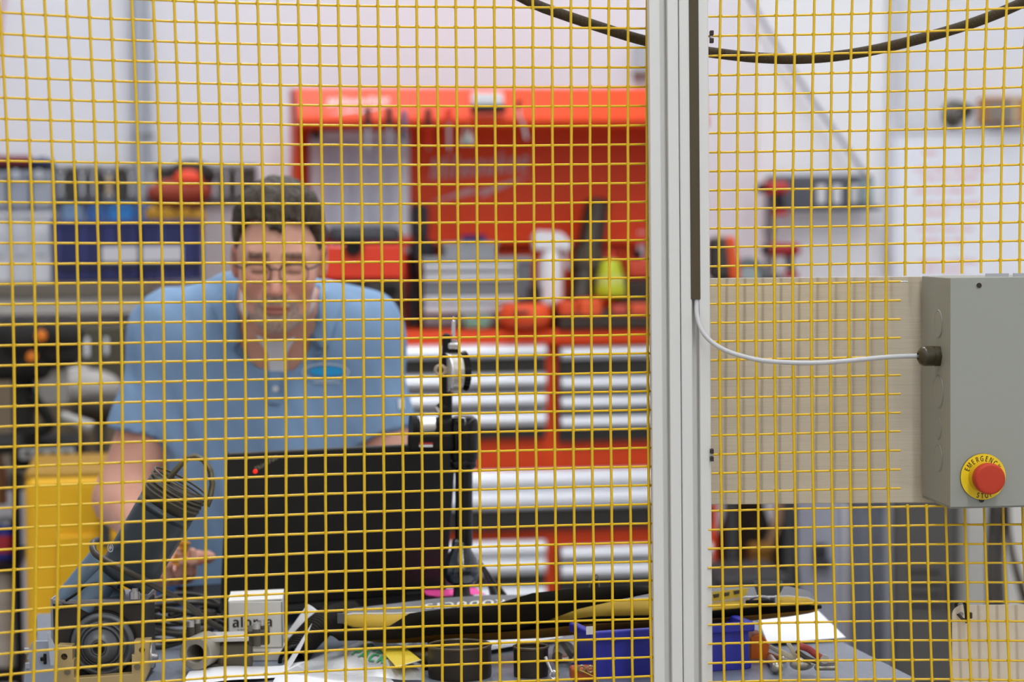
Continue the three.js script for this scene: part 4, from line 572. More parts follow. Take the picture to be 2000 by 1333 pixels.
{ const p = at(490, 1304, 3.42), t = thing('lower_carton', 'plain grey white carton under the lettered carton', 'carton', V(p.x - 0.03, TABLE, p.z), 0.06), top = at(447, 1269, 3.45).y - TABLE; obj('carton', bx(0.082, top, 0.075, 0.041, top / 2, -0.0425, 0.002), std('#cfccc6', 0.75), t); obj('tape', bx(0.03, 0.001, 0.076, 0.041, top, -0.0425), std('#b9b3a6', 0.4), t); }
{ const t = thing('pipe_clamp', 'grey pipe fitting with an open round end and capped bolts', 'pipe fitting', set(440, 1312), 0.1), k = K(3.36), P = (x, y, z = 0) => spot(t, x, y, z), cast = std('#a29e98', 0.42, 0.5);
  const c = P(404, 1277, 0.03), ring = new THREE.Shape().absarc(0, 0, 30 * k, 0, Math.PI * 2); ring.holes.push(hole(0, 0, 20 * k));
  obj('open_end', T(new THREE.ExtrudeGeometry(ring, { depth: 0.045, bevelEnabled: true, bevelThickness: 0.002, bevelSize: 0.002, bevelSegments: 2, curveSegments: 30 }), c.x, c.y, c.z - 0.045, 0, -0.35, 0), std('#a69f92', 0.5, 0.35), t);
  const b = P(458, 1278, -0.02); obj('body', [bx(72 * k, 56 * k, 0.05, b.x, b.y, b.z, 0.008), cyl(26 * k, 26 * k, 50 * k, P(410, 1268).x, b.y, -0.03)], std('#5a5344', 0.5, 0.4), t);
  obj('flange', [bx(100 * k, 9 * k, 0.05, P(436, 1247).x, P(436, 1247).y, -0.01, 0.002)], std('#c9c5be', 0.45, 0.4), t); obj('strap', bx(44 * k, 30 * k, 0.05, P(505, 1246).x, P(505, 1246).y, -0.02, 0.004), std('#3b352c', 0.5), t);
  for (const [x, y, z] of [[372, 1220, 0], [384, 1213, -0.02], [501, 1224, 0.01], [511, 1217, -0.01]]) { const q = P(x, y, z); const bo = obj('bolt', cyl(7.5 * k, 7.5 * k, 13 * k, q.x, q.y, z), std('#c8c6c2', 0.35, 0.7), t); obj('shank', cyl(8 * k, 8 * k, 34 * k, q.x, q.y - 22 * k, z), std('#4c463b', 0.5), bo); }
  obj('foot', bx(0.06, P(440, 1296).y, 0.05, P(440, 1300).x, P(440, 1296).y / 2, -0.02, 0.004), std('#4f493e', 0.5), t); }

// the magnetic drill at lower left
{ const d = 3.3, t = thing('drilling_machine', 'grey portable drilling machine with a tilted motor and a ribbed cap', 'machine', V(at(180, 1330, d).x, TABLE, at(180, 1330, d).z)), k = K(d), P = (x, y, z = 0) => spot(t, x, y, z);
  const ax = P(345, 958), a0 = P(215, 1183), dir = ax.clone().sub(a0).normalize(), q = new THREE.Quaternion().setFromUnitVectors(V(0, 1, 0), dir), L = ax.distanceTo(a0);
  const on = (g, s) => g.applyMatrix4(new THREE.Matrix4().compose(a0.clone().addScaledVector(dir, s), q, V(1, 1, 1)));
  const R = 57 * k, mc = std('#2b343a', 0.4);
  const motor = obj('motor', [on(lathe([[0, 0], [R * 0.94, 0], [R, 0.01], [R, L * 0.62 - 0.002], [R * 0.985, L * 0.62]], 48), L * 0.22)], mc, t);
  obj('seam', on(cyl(R * 0.985, R * 0.985, 0.004), L * 0.845), M.black, motor);
  obj('collar', on(lathe([[0, 0], [R * 1.005, 0], [R * 1.005, 0.012], [0, 0.012]], 48), L * 0.79), std('#39434a', 0.42), motor); obj('seam', on(cyl(R * 0.99, R * 0.99, 0.0025), L * 0.785), M.black, motor);
  const cap = obj('end_cap', on(lathe([[0, 0], [R, 0], [R * 1.02, 0.008], [R * 1.02, L * 0.1], [R * 0.97, L * 0.16], [0, L * 0.16]], 48), L * 0.855), std('#332e24', 0.55), t);
  for (let i = 0; i < 5; i++) obj('rib', on(T(new THREE.TorusGeometry(R * 1.015, 0.0016, 8, 60), 0, 0, 0, Math.PI / 2), L * 0.93 + i * 0.0062), std('#575040', 0.5), cap);
  const lg = a0.clone().addScaledVector(dir, L * 0.38); const tex = paint(128, 128, (g) => { g.clearRect(0, 0, 128, 128); g.strokeStyle = '#dfe4e6'; g.lineWidth = 12; g.beginPath(); g.arc(64, 64, 48, 0, 7); g.stroke(); g.beginPath(); g.moveTo(40, 64); g.lineTo(88, 64); g.moveTo(52, 40); g.lineTo(52, 88); g.moveTo(78, 40); g.lineTo(78, 88); g.stroke(); });
  { const lp = P(208, 1072, R * 0.86); const off = V(lp.x, lp.y, lp.z); obj('round_logo', T(new THREE.CircleGeometry(11 * k, 28), off.x + 5 * k, off.y, off.z * 0.7, 0, -0.75, 0.5), std('#ffffff', 0.5, 0, { map: tex, transparent: true }), motor); }
  // blue grey gear housing below the motor
  const hs = std('#73899e', 0.3, 0.35);
  obj('gear_housing', [tubeTo(P(160, 1178, -0.01), P(205, 1106, -0.01), 50 * k, 40 * k, 40), sph(56 * k, P(190, 1166, -0.02).x, P(190, 1166, -0.02).y, -0.02, 1, 0.75, 0.7), tubeTo(P(122, 1168, 0.015), P(190, 1092, 0.01), 15 * k, 20 * k)], hs, t);
  obj('housing_arc', tube([[128, 1174], [150, 1160], [166, 1146], [190, 1140], [215, 1144], [238, 1158]].map(([x, y]) => P(x, y, 0.04)), 2.6 * k, 30, 8), M.black, t);
  obj('clip', [bx(16 * k, 12 * k, 0.012, P(116, 1176, 0.04).x, P(116, 1176).y, 0.04, 0.002)], std('#2b2226', 0.5), t); const sc = P(263, 1163, 0.03); obj('screw_stack', [cyl(10 * k, 10 * k, 14 * k, sc.x, sc.y, 0.03), cyl(7 * k, 7 * k, 8 * k, sc.x, sc.y + 10 * k, 0.03)], M.steel, t);
  // block with the ribbed bore
  const blk = std('#312c26', 0.45), b0 = P(103, 1170, 0.02), b1 = P(285, 1266, 0.02);
  obj('top_plate', bx(b1.x - b0.x, 0.006, 0.09, (b0.x + b1.x) / 2, P(190, 1175, 0.02).y, -0.02, 0.001), std('#8c8b90', 0.4, 0.3), t);
  obj('block', bx(b1.x - b0.x, b0.y - 0.012, 0.085, (b0.x + b1.x) / 2, (b0.y - 0.012) / 2 + 0.004, -0.025, 0.002), blk, t);
  obj('side_edge', bx(0.003, (b0.y - b1.y), 0.09, b0.x - 0.001, (b0.y + b1.y) / 2, -0.022), std('#9c9ca2', 0.4, 0.3), t);
  const rc = P(202, 1258, 0.02), grey = std('#65676a', 0.4, 0.25);
  const sp = obj('ribbed_bore', T(lathe([[62 * k, 0], [62 * k, 0.008], [57 * k, 0.0115], [52 * k, 0.0115], [50 * k, 0.008], [47 * k, 0.008], [46 * k, 0.014], [43 * k, 0.014], [42 * k, 0.011], [40 * k, 0.011], [39 * k, 0.019], [36 * k, 0.019], [35 * k, 0.016], [33 * k, 0.016], [32 * k, 0.026], [22 * k, 0.036], [18 * k, 0.038], [14 * k, 0.038], [13 * k, 0.02], [0, 0.02]], 60), rc.x, rc.y, rc.z, Math.PI / 2), grey, t);
  obj('bore_ring', T(new THREE.TorusGeometry(63 * k, 3 * k, 10, 60), rc.x, rc.y, rc.z + 0.002), M.black, sp); obj('centre_ring', T(new THREE.TorusGeometry(13 * k, 2 * k, 10, 40), rc.x, rc.y, rc.z + 0.038), std('#4a4744', 0.4), sp);
  // U shaped bracket with drilled ears
  const z = 0.062, U = [[106, 1345], [106, 1268], [112, 1261], [141, 1262], [141, 1290], [144, 1290], [144, 1326], [257, 1318], [257, 1280], [262, 1280], [262, 1252], [292, 1250], [295, 1300], [276, 1345]].map(([x, y]) => { const p = P(x, y, z); return [p.x, p.y]; });
  const h1 = P(125, 1284, z), h2 = P(277, 1271, z); const br = obj('bracket', ext(U, 0.018, 0.0008, [hole(h1.x, h1.y, 7.5 * k), hole(h2.x, h2.y, 7 * k)]).translate(0, 0, z - 0.02), std('#cdb27c', 0.36, 0.25), t);
  for (const [x, y] of [[132, 1313], [268, 1303]]) { const p = P(x, y, z); obj('screw', cyl(6 * k, 6 * k, 0.003, p.x, p.y, z, Math.PI / 2), std('#8d8068', 0.4, 0.6), br); }
  for (const [x, y, s] of [[100, 1283, 1], [297, 1281, 1]]) { const p = P(x, y, z); obj('washer', [cyl(25 * k, 25 * k, 3 * k, p.x, p.y, z - 0.006, 0, 0, Math.PI / 2)], std('#c4c4c6', 0.3, 0.8), br); }
  for (const [x, y] of [[97, 1297], [303, 1283]]) { const p = P(x, y, z - 0.004); obj('bolt', cyl(7 * k, 7 * k, 11 * k, p.x, p.y, p.z, 0, 0, Math.PI / 2, 6), M.steel, br); }
  // carrying loop on the cap
  obj('carry_loop', sheet([[322, 948], [344, 918], [362, 898], [380, 891], [398, 899], [411, 920], [415, 946], [410, 975], [404, 990]].map(([x, y]) => [P(x, y, -0.014), P(x, y, 0.014)]), 0.008), std('#6b634c', 0.5), t); }
{ const t = thing('side_plate', 'bluish grey folded sheet metal plate beside the drilling machine', 'plate', at(75, 1345, 3.2), 0.3), P = (x, y, z = 0) => { const p = spot(t, x, y, z); return [p.x, p.y]; };
  obj('plate', ext([P(45, 1350), P(50, 1310), P(56, 1290), P(53, 1288), P(62, 1258), P(66, 1253), P(104, 1252), P(108, 1350)], 0.003, 0.0006).translate(0, 0, -0.003), std('#9da5b4', 0.4, 0.3), t);
  obj('fin', T(ext([P(92, 1236, 0.02), P(94, 1236, 0.02), P(108, 1262, 0.02), P(106, 1300, 0.02), P(98, 1300, 0.02)], 0.002, 0.0004), 0, 0, 0.02), std('#b9bfca', 0.35, 0.3), t); const c = spot(t, 88, 1288, 0.004); obj('wing_screw', [bx(0.004, 0.014, 0.004, c.x, c.y, 0.004, 0.001), bx(0.008, 0.005, 0.004, c.x - 0.002, c.y, 0.004, 0.001)], M.black, t);
  for (const [x, y] of [[52, 1272], [54, 1301]]) { const p = spot(t, x, y, 0.002); obj('lug', bx(0.006, 0.008, 0.006, p.x, p.y, 0.002, 0.001), std('#a7aab0', 0.4, 0.4), t); } }
tag(obj('power_cable', tube([[190, 1056, 3.27], [181, 1064, 3.24], [186, 1082, 3.22], [215, 1100, 3.215], [262, 1124, 3.22], [322, 1156, 3.26], [370, 1186, 3.33], [412, 1218, 3.42], [450, 1240, 3.5]].map(([x, y, d]) => at(x, y, d)), 6.5 * K(3.4), 70, 12), std('#3a3328', 0.4)), 'thick dark cable running down across the drilling machine', 'cable');
{ const t = thing('cable_coil', 'coil of black cable on the bench right of the drilling machine', 'cable', set(350, 1262), 0); const k = K(3.5);
  for (let i = 0; i < 6; i++) { const r = (58 + (i % 3) * 7) * k, pts = []; for (let q = 0; q < 24; q++) { const a = q / 24 * 2 * Math.PI; pts.push(V(r * Math.cos(a) * 1.05 + (i - 2) * 2 * k, 0.008 + i * 0.011 + 0.006 * Math.sin(a * 2 + i), r * Math.sin(a) * 0.8 - i * 0.002)); } obj('turn', tube(pts, 5 * k, 60, 9, true), std(i % 2 ? '#29251e' : '#3a352c', 0.4), t); }
  obj('tie', T(new THREE.TorusGeometry(0.024, 0.003, 10, 24), 58 * k, 0.034, 0, 0, 0.2, 0), M.rubber, t); }
{ const t = thing('cable_lead', 'black cable lead lying from the coil toward the laptop', 'cable', V(0, 0, 0)); for (const o of [0, 14, 30]) obj('strand', tube([[300 + o, 1190 + o * 0.4, 3.52], [345 + o, 1192, 3.55], [400 + o, 1212 - o * 0.3, 3.56], [440, 1232 - o, 3.56]].map(([x, y, d]) => at(x, y, d)), 4.2 * K(3.5), 30, 8), std('#332c22', 0.4), t); }

// papers
const sheetPaper = paint(256, 256, (g, w, h) => { g.fillStyle = '#f4f4f6'; g.fillRect(0, 0, w, h); g.fillStyle = '#8f8f99'; for (let r = 0; r < 14; r++) for (let c = 0; c < 4; c++) if (rnd() < 0.8) g.fillRect(18 + c * 58, 16 + r * 16, 22 + rnd() * 26, 3); });
function paperOn(label, corners, curl, tex, name = 'paper_sheet', lift = 0.002) {
  const t = thing(name, label, 'paper'), [a, b, c, d] = corners.map(([x, y]) => onPlane(x, y, TABLE + lift)), rows = [];
  for (let i = 0; i <= 10; i++) { const r = []; for (let j = 0; j <= 14; j++) { const u = j / 14, v = i / 10, p = a.clone().lerp(b, u).lerp(d.clone().lerp(c, u), v); p.y += curl(u, v); r.push(p); } rows.push(r); }
  obj('sheet', sheet(rows, 0.0005), tex ? std('#ffffff', 0.75, 0, { map: tex }) : M.paper, t); return t;
}
paperOn('white sheet of paper with a lifted corner below the pipe fitting', [[370, 1318], [560, 1302], [566, 1322], [356, 1352]], (u, v) => 0.004 + 0.008 * Math.max(0, 0.18 - u) * 5 * v + 0.003 * Math.sin(u * 5), null);
paperOn('narrow curled strip of white paper standing beside the corrugated tube', [[556, 1300], [562, 1296], [610, 1290], [556, 1318]], (u, v) => 0.002 + 0.05 * Math.pow(u, 1.5) * v, null, 'paper_strip');
paperOn('white sheet at the bottom edge under the clear bag', [[548, 1306], [716, 1284], [770, 1340], [520, 1366]], (u, v) => 0.003 + 0.002 * Math.sin(u * 7), null);
paperOn('printed white sheet showing under the tool bag', [[900, 1240], [1064, 1230], [1100, 1254], [930, 1280]], (u, v) => 0.003 + 0.004 * u, sheetPaper);
paperOn('blank white sheet at the far right corner of the bench', [[1475, 1200], [1592, 1192], [1652, 1250], [1500, 1262]], (u, v) => 0.003, null);
{ const t = thing('folded_slip', 'small white folded slip leaning behind the lettered carton', 'paper', at(600, 1215, 3.5), -0.2), P = (x, y, z) => spot(t, x, y, z); obj('slip', sheet([[P(553, 1248, 0), P(601, 1181, -0.01)], [P(580, 1242, 0.004), P(625, 1200, 0)]], 0.0008), M.paper, t); obj('fold', sheet([[P(601, 1181, -0.01), P(610, 1186, -0.02)], [P(625, 1200, 0), P(630, 1202, -0.01)]], 0.0006), M.paper, t); }

// corrugated black tube, clear bag
{ const t = thing('corrugated_tube', 'black corrugated tube lying between the carton and the tool bag', 'tube', V(0, 0, 0)), c = new THREE.CatmullRomCurve3([[572, 1288, 3.42], [592, 1258, 3.45], [618, 1230, 3.48], [650, 1208, 3.52], [690, 1200, 3.55]].map(([x, y, d]) => at(x, y, d))), n = 200, pts = c.getSpacedPoints(n), pos = [], idx = [], R = 27 * K(3.48);
  const fr = c.computeFrenetFrames(n); for (let i = 0; i <= n; i++) { const r = R * (0.94 + 0.08 * Math.sin(i * 0.95)); for (let k = 0; k < 24; k++) { const a = k / 24 * 2 * Math.PI, p = pts[i].clone().addScaledVector(fr.normals[i], r * Math.cos(a)).addScaledVector(fr.binormals[i], r * Math.sin(a)); pos.push(p.x, p.y, p.z); } }
  for (let i = 0; i < n; i++) for (let k = 0; k < 24; k++) { const a = i * 24 + k, b = i * 24 + (k + 1) % 24; idx.push(a, b, a + 24, b, b + 24, a + 24); }
  const g = new THREE.BufferGeometry(); g.setAttribute('position', new THREE.Float32BufferAttribute(pos, 3)); g.setIndex(idx); g.computeVertexNormals(); obj('tube', g, phys('#1d1810', 0.55, 0, { specularIntensity: 0.6 }), t);
  const e = pts[0]; obj('end_ring', T(new THREE.TorusGeometry(R, 0.003, 10, 30), e.x, e.y, e.z, 0.4, 0.5, 0), M.black, t); }
{ const t = thing('plastic_bag', 'crumpled clear plastic bag with green printed lettering', 'bag', V(0, 0, 0)), rows = [], tex = paint(512, 256, (g, w, h) => { g.clearRect(0, 0, w, h); g.fillStyle = '#148a4a'; g.font = 'bold 96px sans-serif'; g.save(); g.translate(40, 50); g.rotate(0.3); g.fillText('GREEN', 0, 40, 400); g.fillText('PACK', 60, 130, 330); g.restore(); });
  const a = [[556, 1322], [700, 1258], [820, 1268], [826, 1340]].map(([x, y]) => onPlane(x, y, TABLE + 0.004));
  for (let i = 0; i <= 18; i++) { const r = []; for (let j = 0; j <= 28; j++) { const u = j / 28, v = i / 18, p = a[0].clone().lerp(a[1], u).lerp(a[3].clone().lerp(a[2], u), v); p.y += 0.006 + 0.012 * Math.sin(Math.PI * u) * Math.sin(Math.PI * v) + 0.003 * Math.abs(Math.sin(u * 13 + v * 5)) * Math.sin(Math.PI * v) + 0.0015 * Math.sin(u * 5 - v * 17); r.push(p); } rows.push(r); }
  obj('film', sheet(rows, 0.0004), phys('#ffffff', 0.2, 0, { transmission: 0.6, thickness: 0, ior: 1.4, clearcoat: 1 }), t);
  const pr = []; for (let r = 0; r <= 13; r++) { const q = []; for (let c = 0; c <= 13; c++) { const p = rows[5 + c][6 + r].clone(); p.y += 0.002; q.push(p); } pr.push(q); }
  { const g = sheet(pr, 0.0002); obj('print', g, std('#ffffff', 0.4, 0, { map: tex, transparent: true }), t).userData.label = 'green printed lettering'; }
  obj('seam', tube(rows.map((r) => r[28]).filter((_, i) => i % 3 === 0), 0.0012, 30, 6), std('#dfe5e2', 0.3), t); }
{ const t = thing('yellow_card', 'yellow card showing through the clear bag', 'card', V(0, 0, 0)), a = [[742, 1268], [786, 1262], [822, 1290], [774, 1304]].map(([x, y]) => onPlane(x, y, TABLE + 0.024)); obj('card', sheet([[a[0], a[1]], [a[3], a[2]]], 0.001), std('#d8bb1c', 0.6), t); obj('edge', tube([a[3], a[2]], 0.0009, 4, 6), std('#f0e8c0', 0.6), t); }

// the long tool bag
{ const d = 3.41, t = thing('tool_bag', 'long flat yellow, grey and black tool bag lying across the bench', 'bag', at(1130, 1258, d), 0.03), k = K(d);
  // outlines along the bag: [px, upper rear edge, upper front edge, zip top, zip bottom, lower edge]
  const prof = [[668, 1200, 1204, 1218, 1232, 1236], [690, 1190, 1200, 1226, 1236, 1250], [760, 1182, 1200, 1230, 1240, 1256], [860, 1170, 1198, 1230, 1240, 1254], [960, 1164, 1193, 1226, 1236, 1250], [1060, 1164, 1185, 1218, 1228, 1246], [1160, 1158, 1178, 1205, 1218, 1236], [1260, 1153, 1170, 1203, 1213, 1230], [1390, 1150, 1178, 1194, 1208, 1218], [1470, 1148, 1170, 1187, 1202, 1212], [1540, 1147, 1166, 1184, 1196, 1204], [1578, 1156, 1170, 1182, 1193, 1198], [1596, 1172, 1178, 1184, 1190, 1193]];
  const at2 = (px, py, z) => spot(t, px, py, z), fine = []; for (let i = 0; i < prof.length - 1; i++) for (let s = 0; s < 4; s++) fine.push(prof[i].map((v, c) => v + (prof[i + 1][c] - v) * s / 4)); fine.push(prof[prof.length - 1]);
  const bulge = (px) => Math.pow(Math.max(0, 1 - Math.pow(Math.abs(px - 1130) / 470, 4)), 0.5);
  const strip = (c0, z0, c1, z1, belly, out = 0) => { const rows = []; for (let q = 0; q <= 6; q++) rows.push(fine.map((f) => { const v = q / 6, b = bulge(f[0]); return at2(f[0], f[c0] + (f[c1] - f[c0]) * v, (z0 + (z1 - z0) * v) * b + belly * Math.sin(Math.PI * v) * b + out); })); return rows; };
  const cloth = grain(256, 256, '#d8d8d8', 0.3, 2, 2, 9000); cloth.repeat.set(30, 6);
  const grey = std('#8a8a8e', 0.8, 0, { map: cloth }), yel = std('#e0b738', 0.85, 0, { map: cloth }), blk = phys('#15110a', 0.95, 0, { map: cloth, specularIntensity: 0.3 }), tan = std('#a8761f', 0.85, 0, { map: cloth });
  obj('top_panel', sheet(strip(1, -0.1, 2, 0.0, 0.006), 0.002), grey, t);
  obj('yellow_panel', sheet(strip(2, 0.0, 3, 0.03, 0.008), 0.002), yel, t);
  obj('zip_band', sheet(strip(3, 0.03, 4, 0.03, 0.002), 0.002), blk, t);
  obj('lower_panel', sheet(strip(4, 0.03, 5, 0.005, 0.004), 0.002), tan, t);
  obj('rear_panel', sheet(strip(5, 0.0, 1, -0.1, 0), 0.002), blk, t);
  obj('edge_piping', tube(fine.map((f) => at2(f[0], f[2], 0.002 * bulge(f[0]))), 0.0018, 90, 8), std('#cfcabd', 0.7), t);
  // upside down lettering along the top panel
  const word = paint(512, 96, (g, w, h) => { g.clearRect(0, 0, w, h); g.save(); g.translate(w, h); g.rotate(Math.PI); g.fillStyle = '#d3d0c9'; g.font = 'bold 88px sans-serif'; g.textBaseline = 'middle'; g.fillText('PRODUCTS', 8, h / 2, w - 16); g.restore(); });
  const lr = []; for (let q = 0; q <= 4; q++) { const r = []; for (let j = 0; j <= 16; j++) { const px = 806 + j * 13, i = fine.findIndex((f) => f[0] > px), f0 = fine[i - 1], f1 = fine[i], s = (px - f0[0]) / (f1[0] - f0[0]), y1 = f0[1] + (f1[1] - f0[1]) * s, y2 = f0[2] + (f1[2] - f0[2]) * s, v = 0.24 + q / 4 * 0.58, b = bulge(px); r.push(at2(px, y1 + (y2 - y1) * v, (-0.1 + 0.1 * v) * b + 0.006 * Math.sin(Math.PI * v) * b).add(V(0, 0.0014, 0.0014))); } lr.push(r); }
  { const g = sheet(lr.reverse(), 0.0003); obj('lettering', g, std('#ffffff', 0.7, 0, { map: word, transparent: true }), t).userData.label = 'white lettering printed upside down'; }
  // yellow panel with a grey edged emblem at the right part of the top
  const em = (pts, z, m) => { const q = pts.map(([x, y]) => at2(x, y, z)); return obj('emblem', sheet([[q[0], q[1]], [q[3], q[2]]], 0.0012), m, t); };
  em([[1380, 1158], [1462, 1149], [1456, 1166], [1380, 1180]], 0.004, std('#ebcf4e', 0.8)); em([[1380, 1178], [1458, 1165], [1462, 1172], [1380, 1188]], 0.006, std('#c9c2b6', 0.8));
  for (const [x, y] of [[1392, 1166], [1412, 1163], [1432, 1159]]) em([[x, y - 4], [x + 13, y - 6], [x + 12, y + 1], [x + 2, y + 3]], 0.008, std('#4f493d', 0.8));
  // black flap folded over the middle
  const flap = [[[640, 1238], [760, 1226], [800, 1200], [860, 1192], [960, 1184], [1040, 1160], [1140, 1150], [1220, 1146], [1268, 1150]], [[650, 1242], [770, 1232], [830, 1210], [900, 1204], [1000, 1196], [1060, 1180], [1150, 1164], [1225, 1156], [1270, 1154]], [[662, 1252], [780, 1250], [860, 1240], [940, 1236], [1020, 1228], [1072, 1212], [1130, 1190], [1200, 1174], [1272, 1158]]];
  obj('black_flap', sheet([0, 0.5, 1, 1.5, 2].map((r) => { const i = Math.min(1, Math.floor(r)), s = r - i, z = [0.03, 0.042, 0.046][i] + ([0.03, 0.042, 0.046][i + 1] - [0.03, 0.042, 0.046][i]) * s; const out = []; for (let j = 0; j < 8; j++) for (const u of [0, 0.33, 0.66]) out.push([j, u]); out.push([7, 1]); return out.map(([j, u]) => { const m = (row) => [row[j][0] + (row[j + 1][0] - row[j][0]) * u, row[j][1] + (row[j + 1][1] - row[j][1]) * u], A = m(flap[i]), B = m(flap[i + 1]); return at2(A[0] + (B[0] - A[0]) * s, A[1] + (B[1] - A[1]) * s, z); }); }), 0.003), phys('#1a150d', 0.95, 0, { map: cloth, specularIntensity: 0.3 }), t);
  obj('end_tab', bx(18 * k, 20 * k, 0.003, at2(668, 1208, 0.01).x, at2(668, 1208, 0.01).y, 0.012, 0.001), std('#57585c', 0.7), t);
  // buckle with a strap over the right end
  obj('strap', sheet([[[1472, 1136], [1528, 1137]], [[1474, 1146], [1530, 1147]], [[1480, 1164], [1520, 1166]], [[1484, 1178], [1516, 1179]]].map((r, i) => r.map(([x, y]) => at2(x, y, 0.012 + i * 0.008))), 0.003), std('#45474a', 0.8, 0, { map: cloth }), t);
  const bu = at2(1484, 1172, 0.045); obj('buckle', [T(new THREE.TorusGeometry(0.013, 0.002, 8, 24), bu.x, bu.y, bu.z, 1.1, 0, 0).scale(1, 1, 1), bx(64 * k, 4 * k, 0.004, bu.x, bu.y + 5 * k, bu.z, 0.001), bx(5 * k, 14 * k, 0.004, bu.x - 31 * k, bu.y - 1 * k, bu.z, 0.001), bx(5 * k, 16 * k, 0.004, bu.x + 31 * k, bu.y, bu.z, 0.001)], M.steel, t); obj('tongue', bx(54 * k, 8 * k, 0.006, bu.x, bu.y - 5 * k, bu.z - 0.004, 0.002), M.black, t);
  const nb = at2(1598, 1186, 0); obj('zip_pull', [bx(14 * k, 8 * k, 0.006, nb.x, nb.y, 0, 0.002)], M.black, t); }
{ const t = thing('bag_tag', 'thin dark loop of strap standing up behind the tool bag', 'strap', at(1160, 1164, 3.5), 0), k = K(3.5); obj('loop', tube([[-12, 0], [-4, -30], [6, -42], [10, -20], [10, 4]].map(([x, y]) => V(x * k, -y * k, 0)), 1.6 * k, 24, 6), std('#8b8470', 0.5), t); obj('web', sheet([[V(-4 * k, 30 * k, 0), V(8 * k, 34 * k, 0)], [V(-8 * k, 0, 0.004), V(9 * k, 0, 0)]], 0.001), std('#2f271b', 0.8), t); }

// blue bin in front and what stands round it
{ const p = at(1160, 1333, 3.27), t = thing('blue_bin', 'blue plastic stacking bin at the front edge of the bench', 'bin', V(p.x, TABLE, p.z), 0.3), L = spot(t, 1160, 1280).x, R = spot(t, 1461, 1280).x, h = spot(t, 1300, 1228).y, w = R - L, D = 0.08, bl = std('#2f33a6', 0.38);
  obj('front_wall', bx(w, h, 0.003, L + w / 2, h / 2, 0, 0.001), bl, t); obj('rear_wall', bx(w, h * 0.7, 0.003, L + w / 2, h * 0.35, -D, 0.001), bl, t); for (const x of [L, R]) obj('side_wall', bx(0.003, h * 0.98, D, x, h * 0.49, -D / 2, 0.001), bl, t); obj('floor', bx(w, 0.003, D, L + w / 2, 0.003, -D / 2), bl, t);
  obj('rim', [bx(w + 0.014, 0.013, 0.012, L + w / 2, h - 0.004, 0.004, 0.003), bx(0.012, 0.013, D, L - 0.003, h - 0.004, -D / 2, 0.003), bx(0.012, 0.013, D, R + 0.003, h - 0.004, -D / 2, 0.003)], bl, t); const q = spot(t, 1153, 1232, 0.01); obj('label_tab', bx(0.012, 0.011, 0.001, q.x, q.y, 0.0105), M.white, t); obj('foot_rim', bx(w + 0.012, 0.01, D, L + w / 2, 0.005, -D / 2, 0.003), bl, t); }
{ const brownPot = std('#2a2013', 0.45);
  for (const [px, y0, y1, r, l, dd] of [[898, 1264, 1345, 62, 'wide dark brown pot at the bottom edge beside the clear bag', 3.3], [1037, 1262, 1345, 34, 'tall dark brown tube between the wide pot and the blue bin', 3.3]]) { const k = K(dd), t = thing('dark_pot', l, 'pot', V(at(px, 1300, dd).x, TABLE, at(px, 1300, dd).z)); const h = spot(t, px, y0 + 8, r * k).y; obj('wall', lathe([[r * k * 0.98, 0], [r * k, 0.004], [r * k, h], [r * k * 0.93, h], [r * k * 0.92, 0.01], [0, 0.008]], 40), brownPot, t); obj('rim', tor(r * k * 0.97, 0.0022, 0, h, 0, Math.PI / 2), std('#4c3d26', 0.35), t); } }
{ const t = thing('spool_cap', 'dark spool lid lying under the wide brown pot\'s left side', 'lid', set(850, 1300)); const k = K(3.4); obj('lid', lathe([[0, 0], [58 * k, 0], [60 * k, 0.02], [40 * k, 0.024], [0, 0.024]]), std('#2f2617', 0.4), t); obj('boss', cyl(16 * k, 14 * k, 0.01, 0, 0.028, 0), std('#3a2f1d', 0.4), t); }
{ const t = thing('clear_fitting', 'small clear plastic fitting beside the blue bin', 'fitting', set(1102, 1292)), k = K(3.4); obj('body', [sph(22 * k, 0, 20 * k, 0, 1, 0.9, 0.9)], phys('#d9d4c8', 0.15, 0, { transmission: 0.8, thickness: 0.01, ior: 1.4 }), t); obj('nut', cyl(10 * k, 10 * k, 12 * k, -14 * k, 12 * k, 0.02, 0.6), std('#8b857a', 0.3, 0.7), t); obj('stem', cyl(4 * k, 4 * k, 30 * k, 4 * k, 22 * k, 0, 0, 0, 0.6), M.black, t); }
{ const t = thing('hex_bolt', 'small steel bolt standing on the bench left of the orange clip', 'bolt', set(1078, 1330)), k = K(3.3); obj('shank', tubeTo(V(0, 0.012, 0), V(-12 * k, 0.03, -0.01), 4 * k, 4 * k), M.steel, t); obj('head', tor(7 * k, 3.4 * k, 4 * k, 0.008, 0.004), M.chrome, t); }
{ const t = thing('orange_clip', 'orange plastic clip with a ring of small brass keys', 'clip', set(1140, 1338), 0.1), k = K(3.28), P = (x, y, z = 0) => spot(t, x, y, z); obj('clip', bx(48 * k, 26 * k, 0.03, P(1140, 1318).x, P(1140, 1318).y, -0.01, 0.004), std('#b4500f', 0.5), t); for (const [x, y] of [[1136, 1307], [1153, 1308]]) { const p = P(x, y, 0.008); obj('ring', tor(6 * k, 2 * k, p.x, p.y, p.z), std('#a89a78', 0.3, 0.8), t); } obj('key', tube([[1132, 1310], [1150, 1318], [1164, 1326], [1172, 1338]].map(([x, y]) => P(x, y, 0.012)), 1.8 * k, 20, 6), std('#c2a04e', 0.3, 0.8), t); }
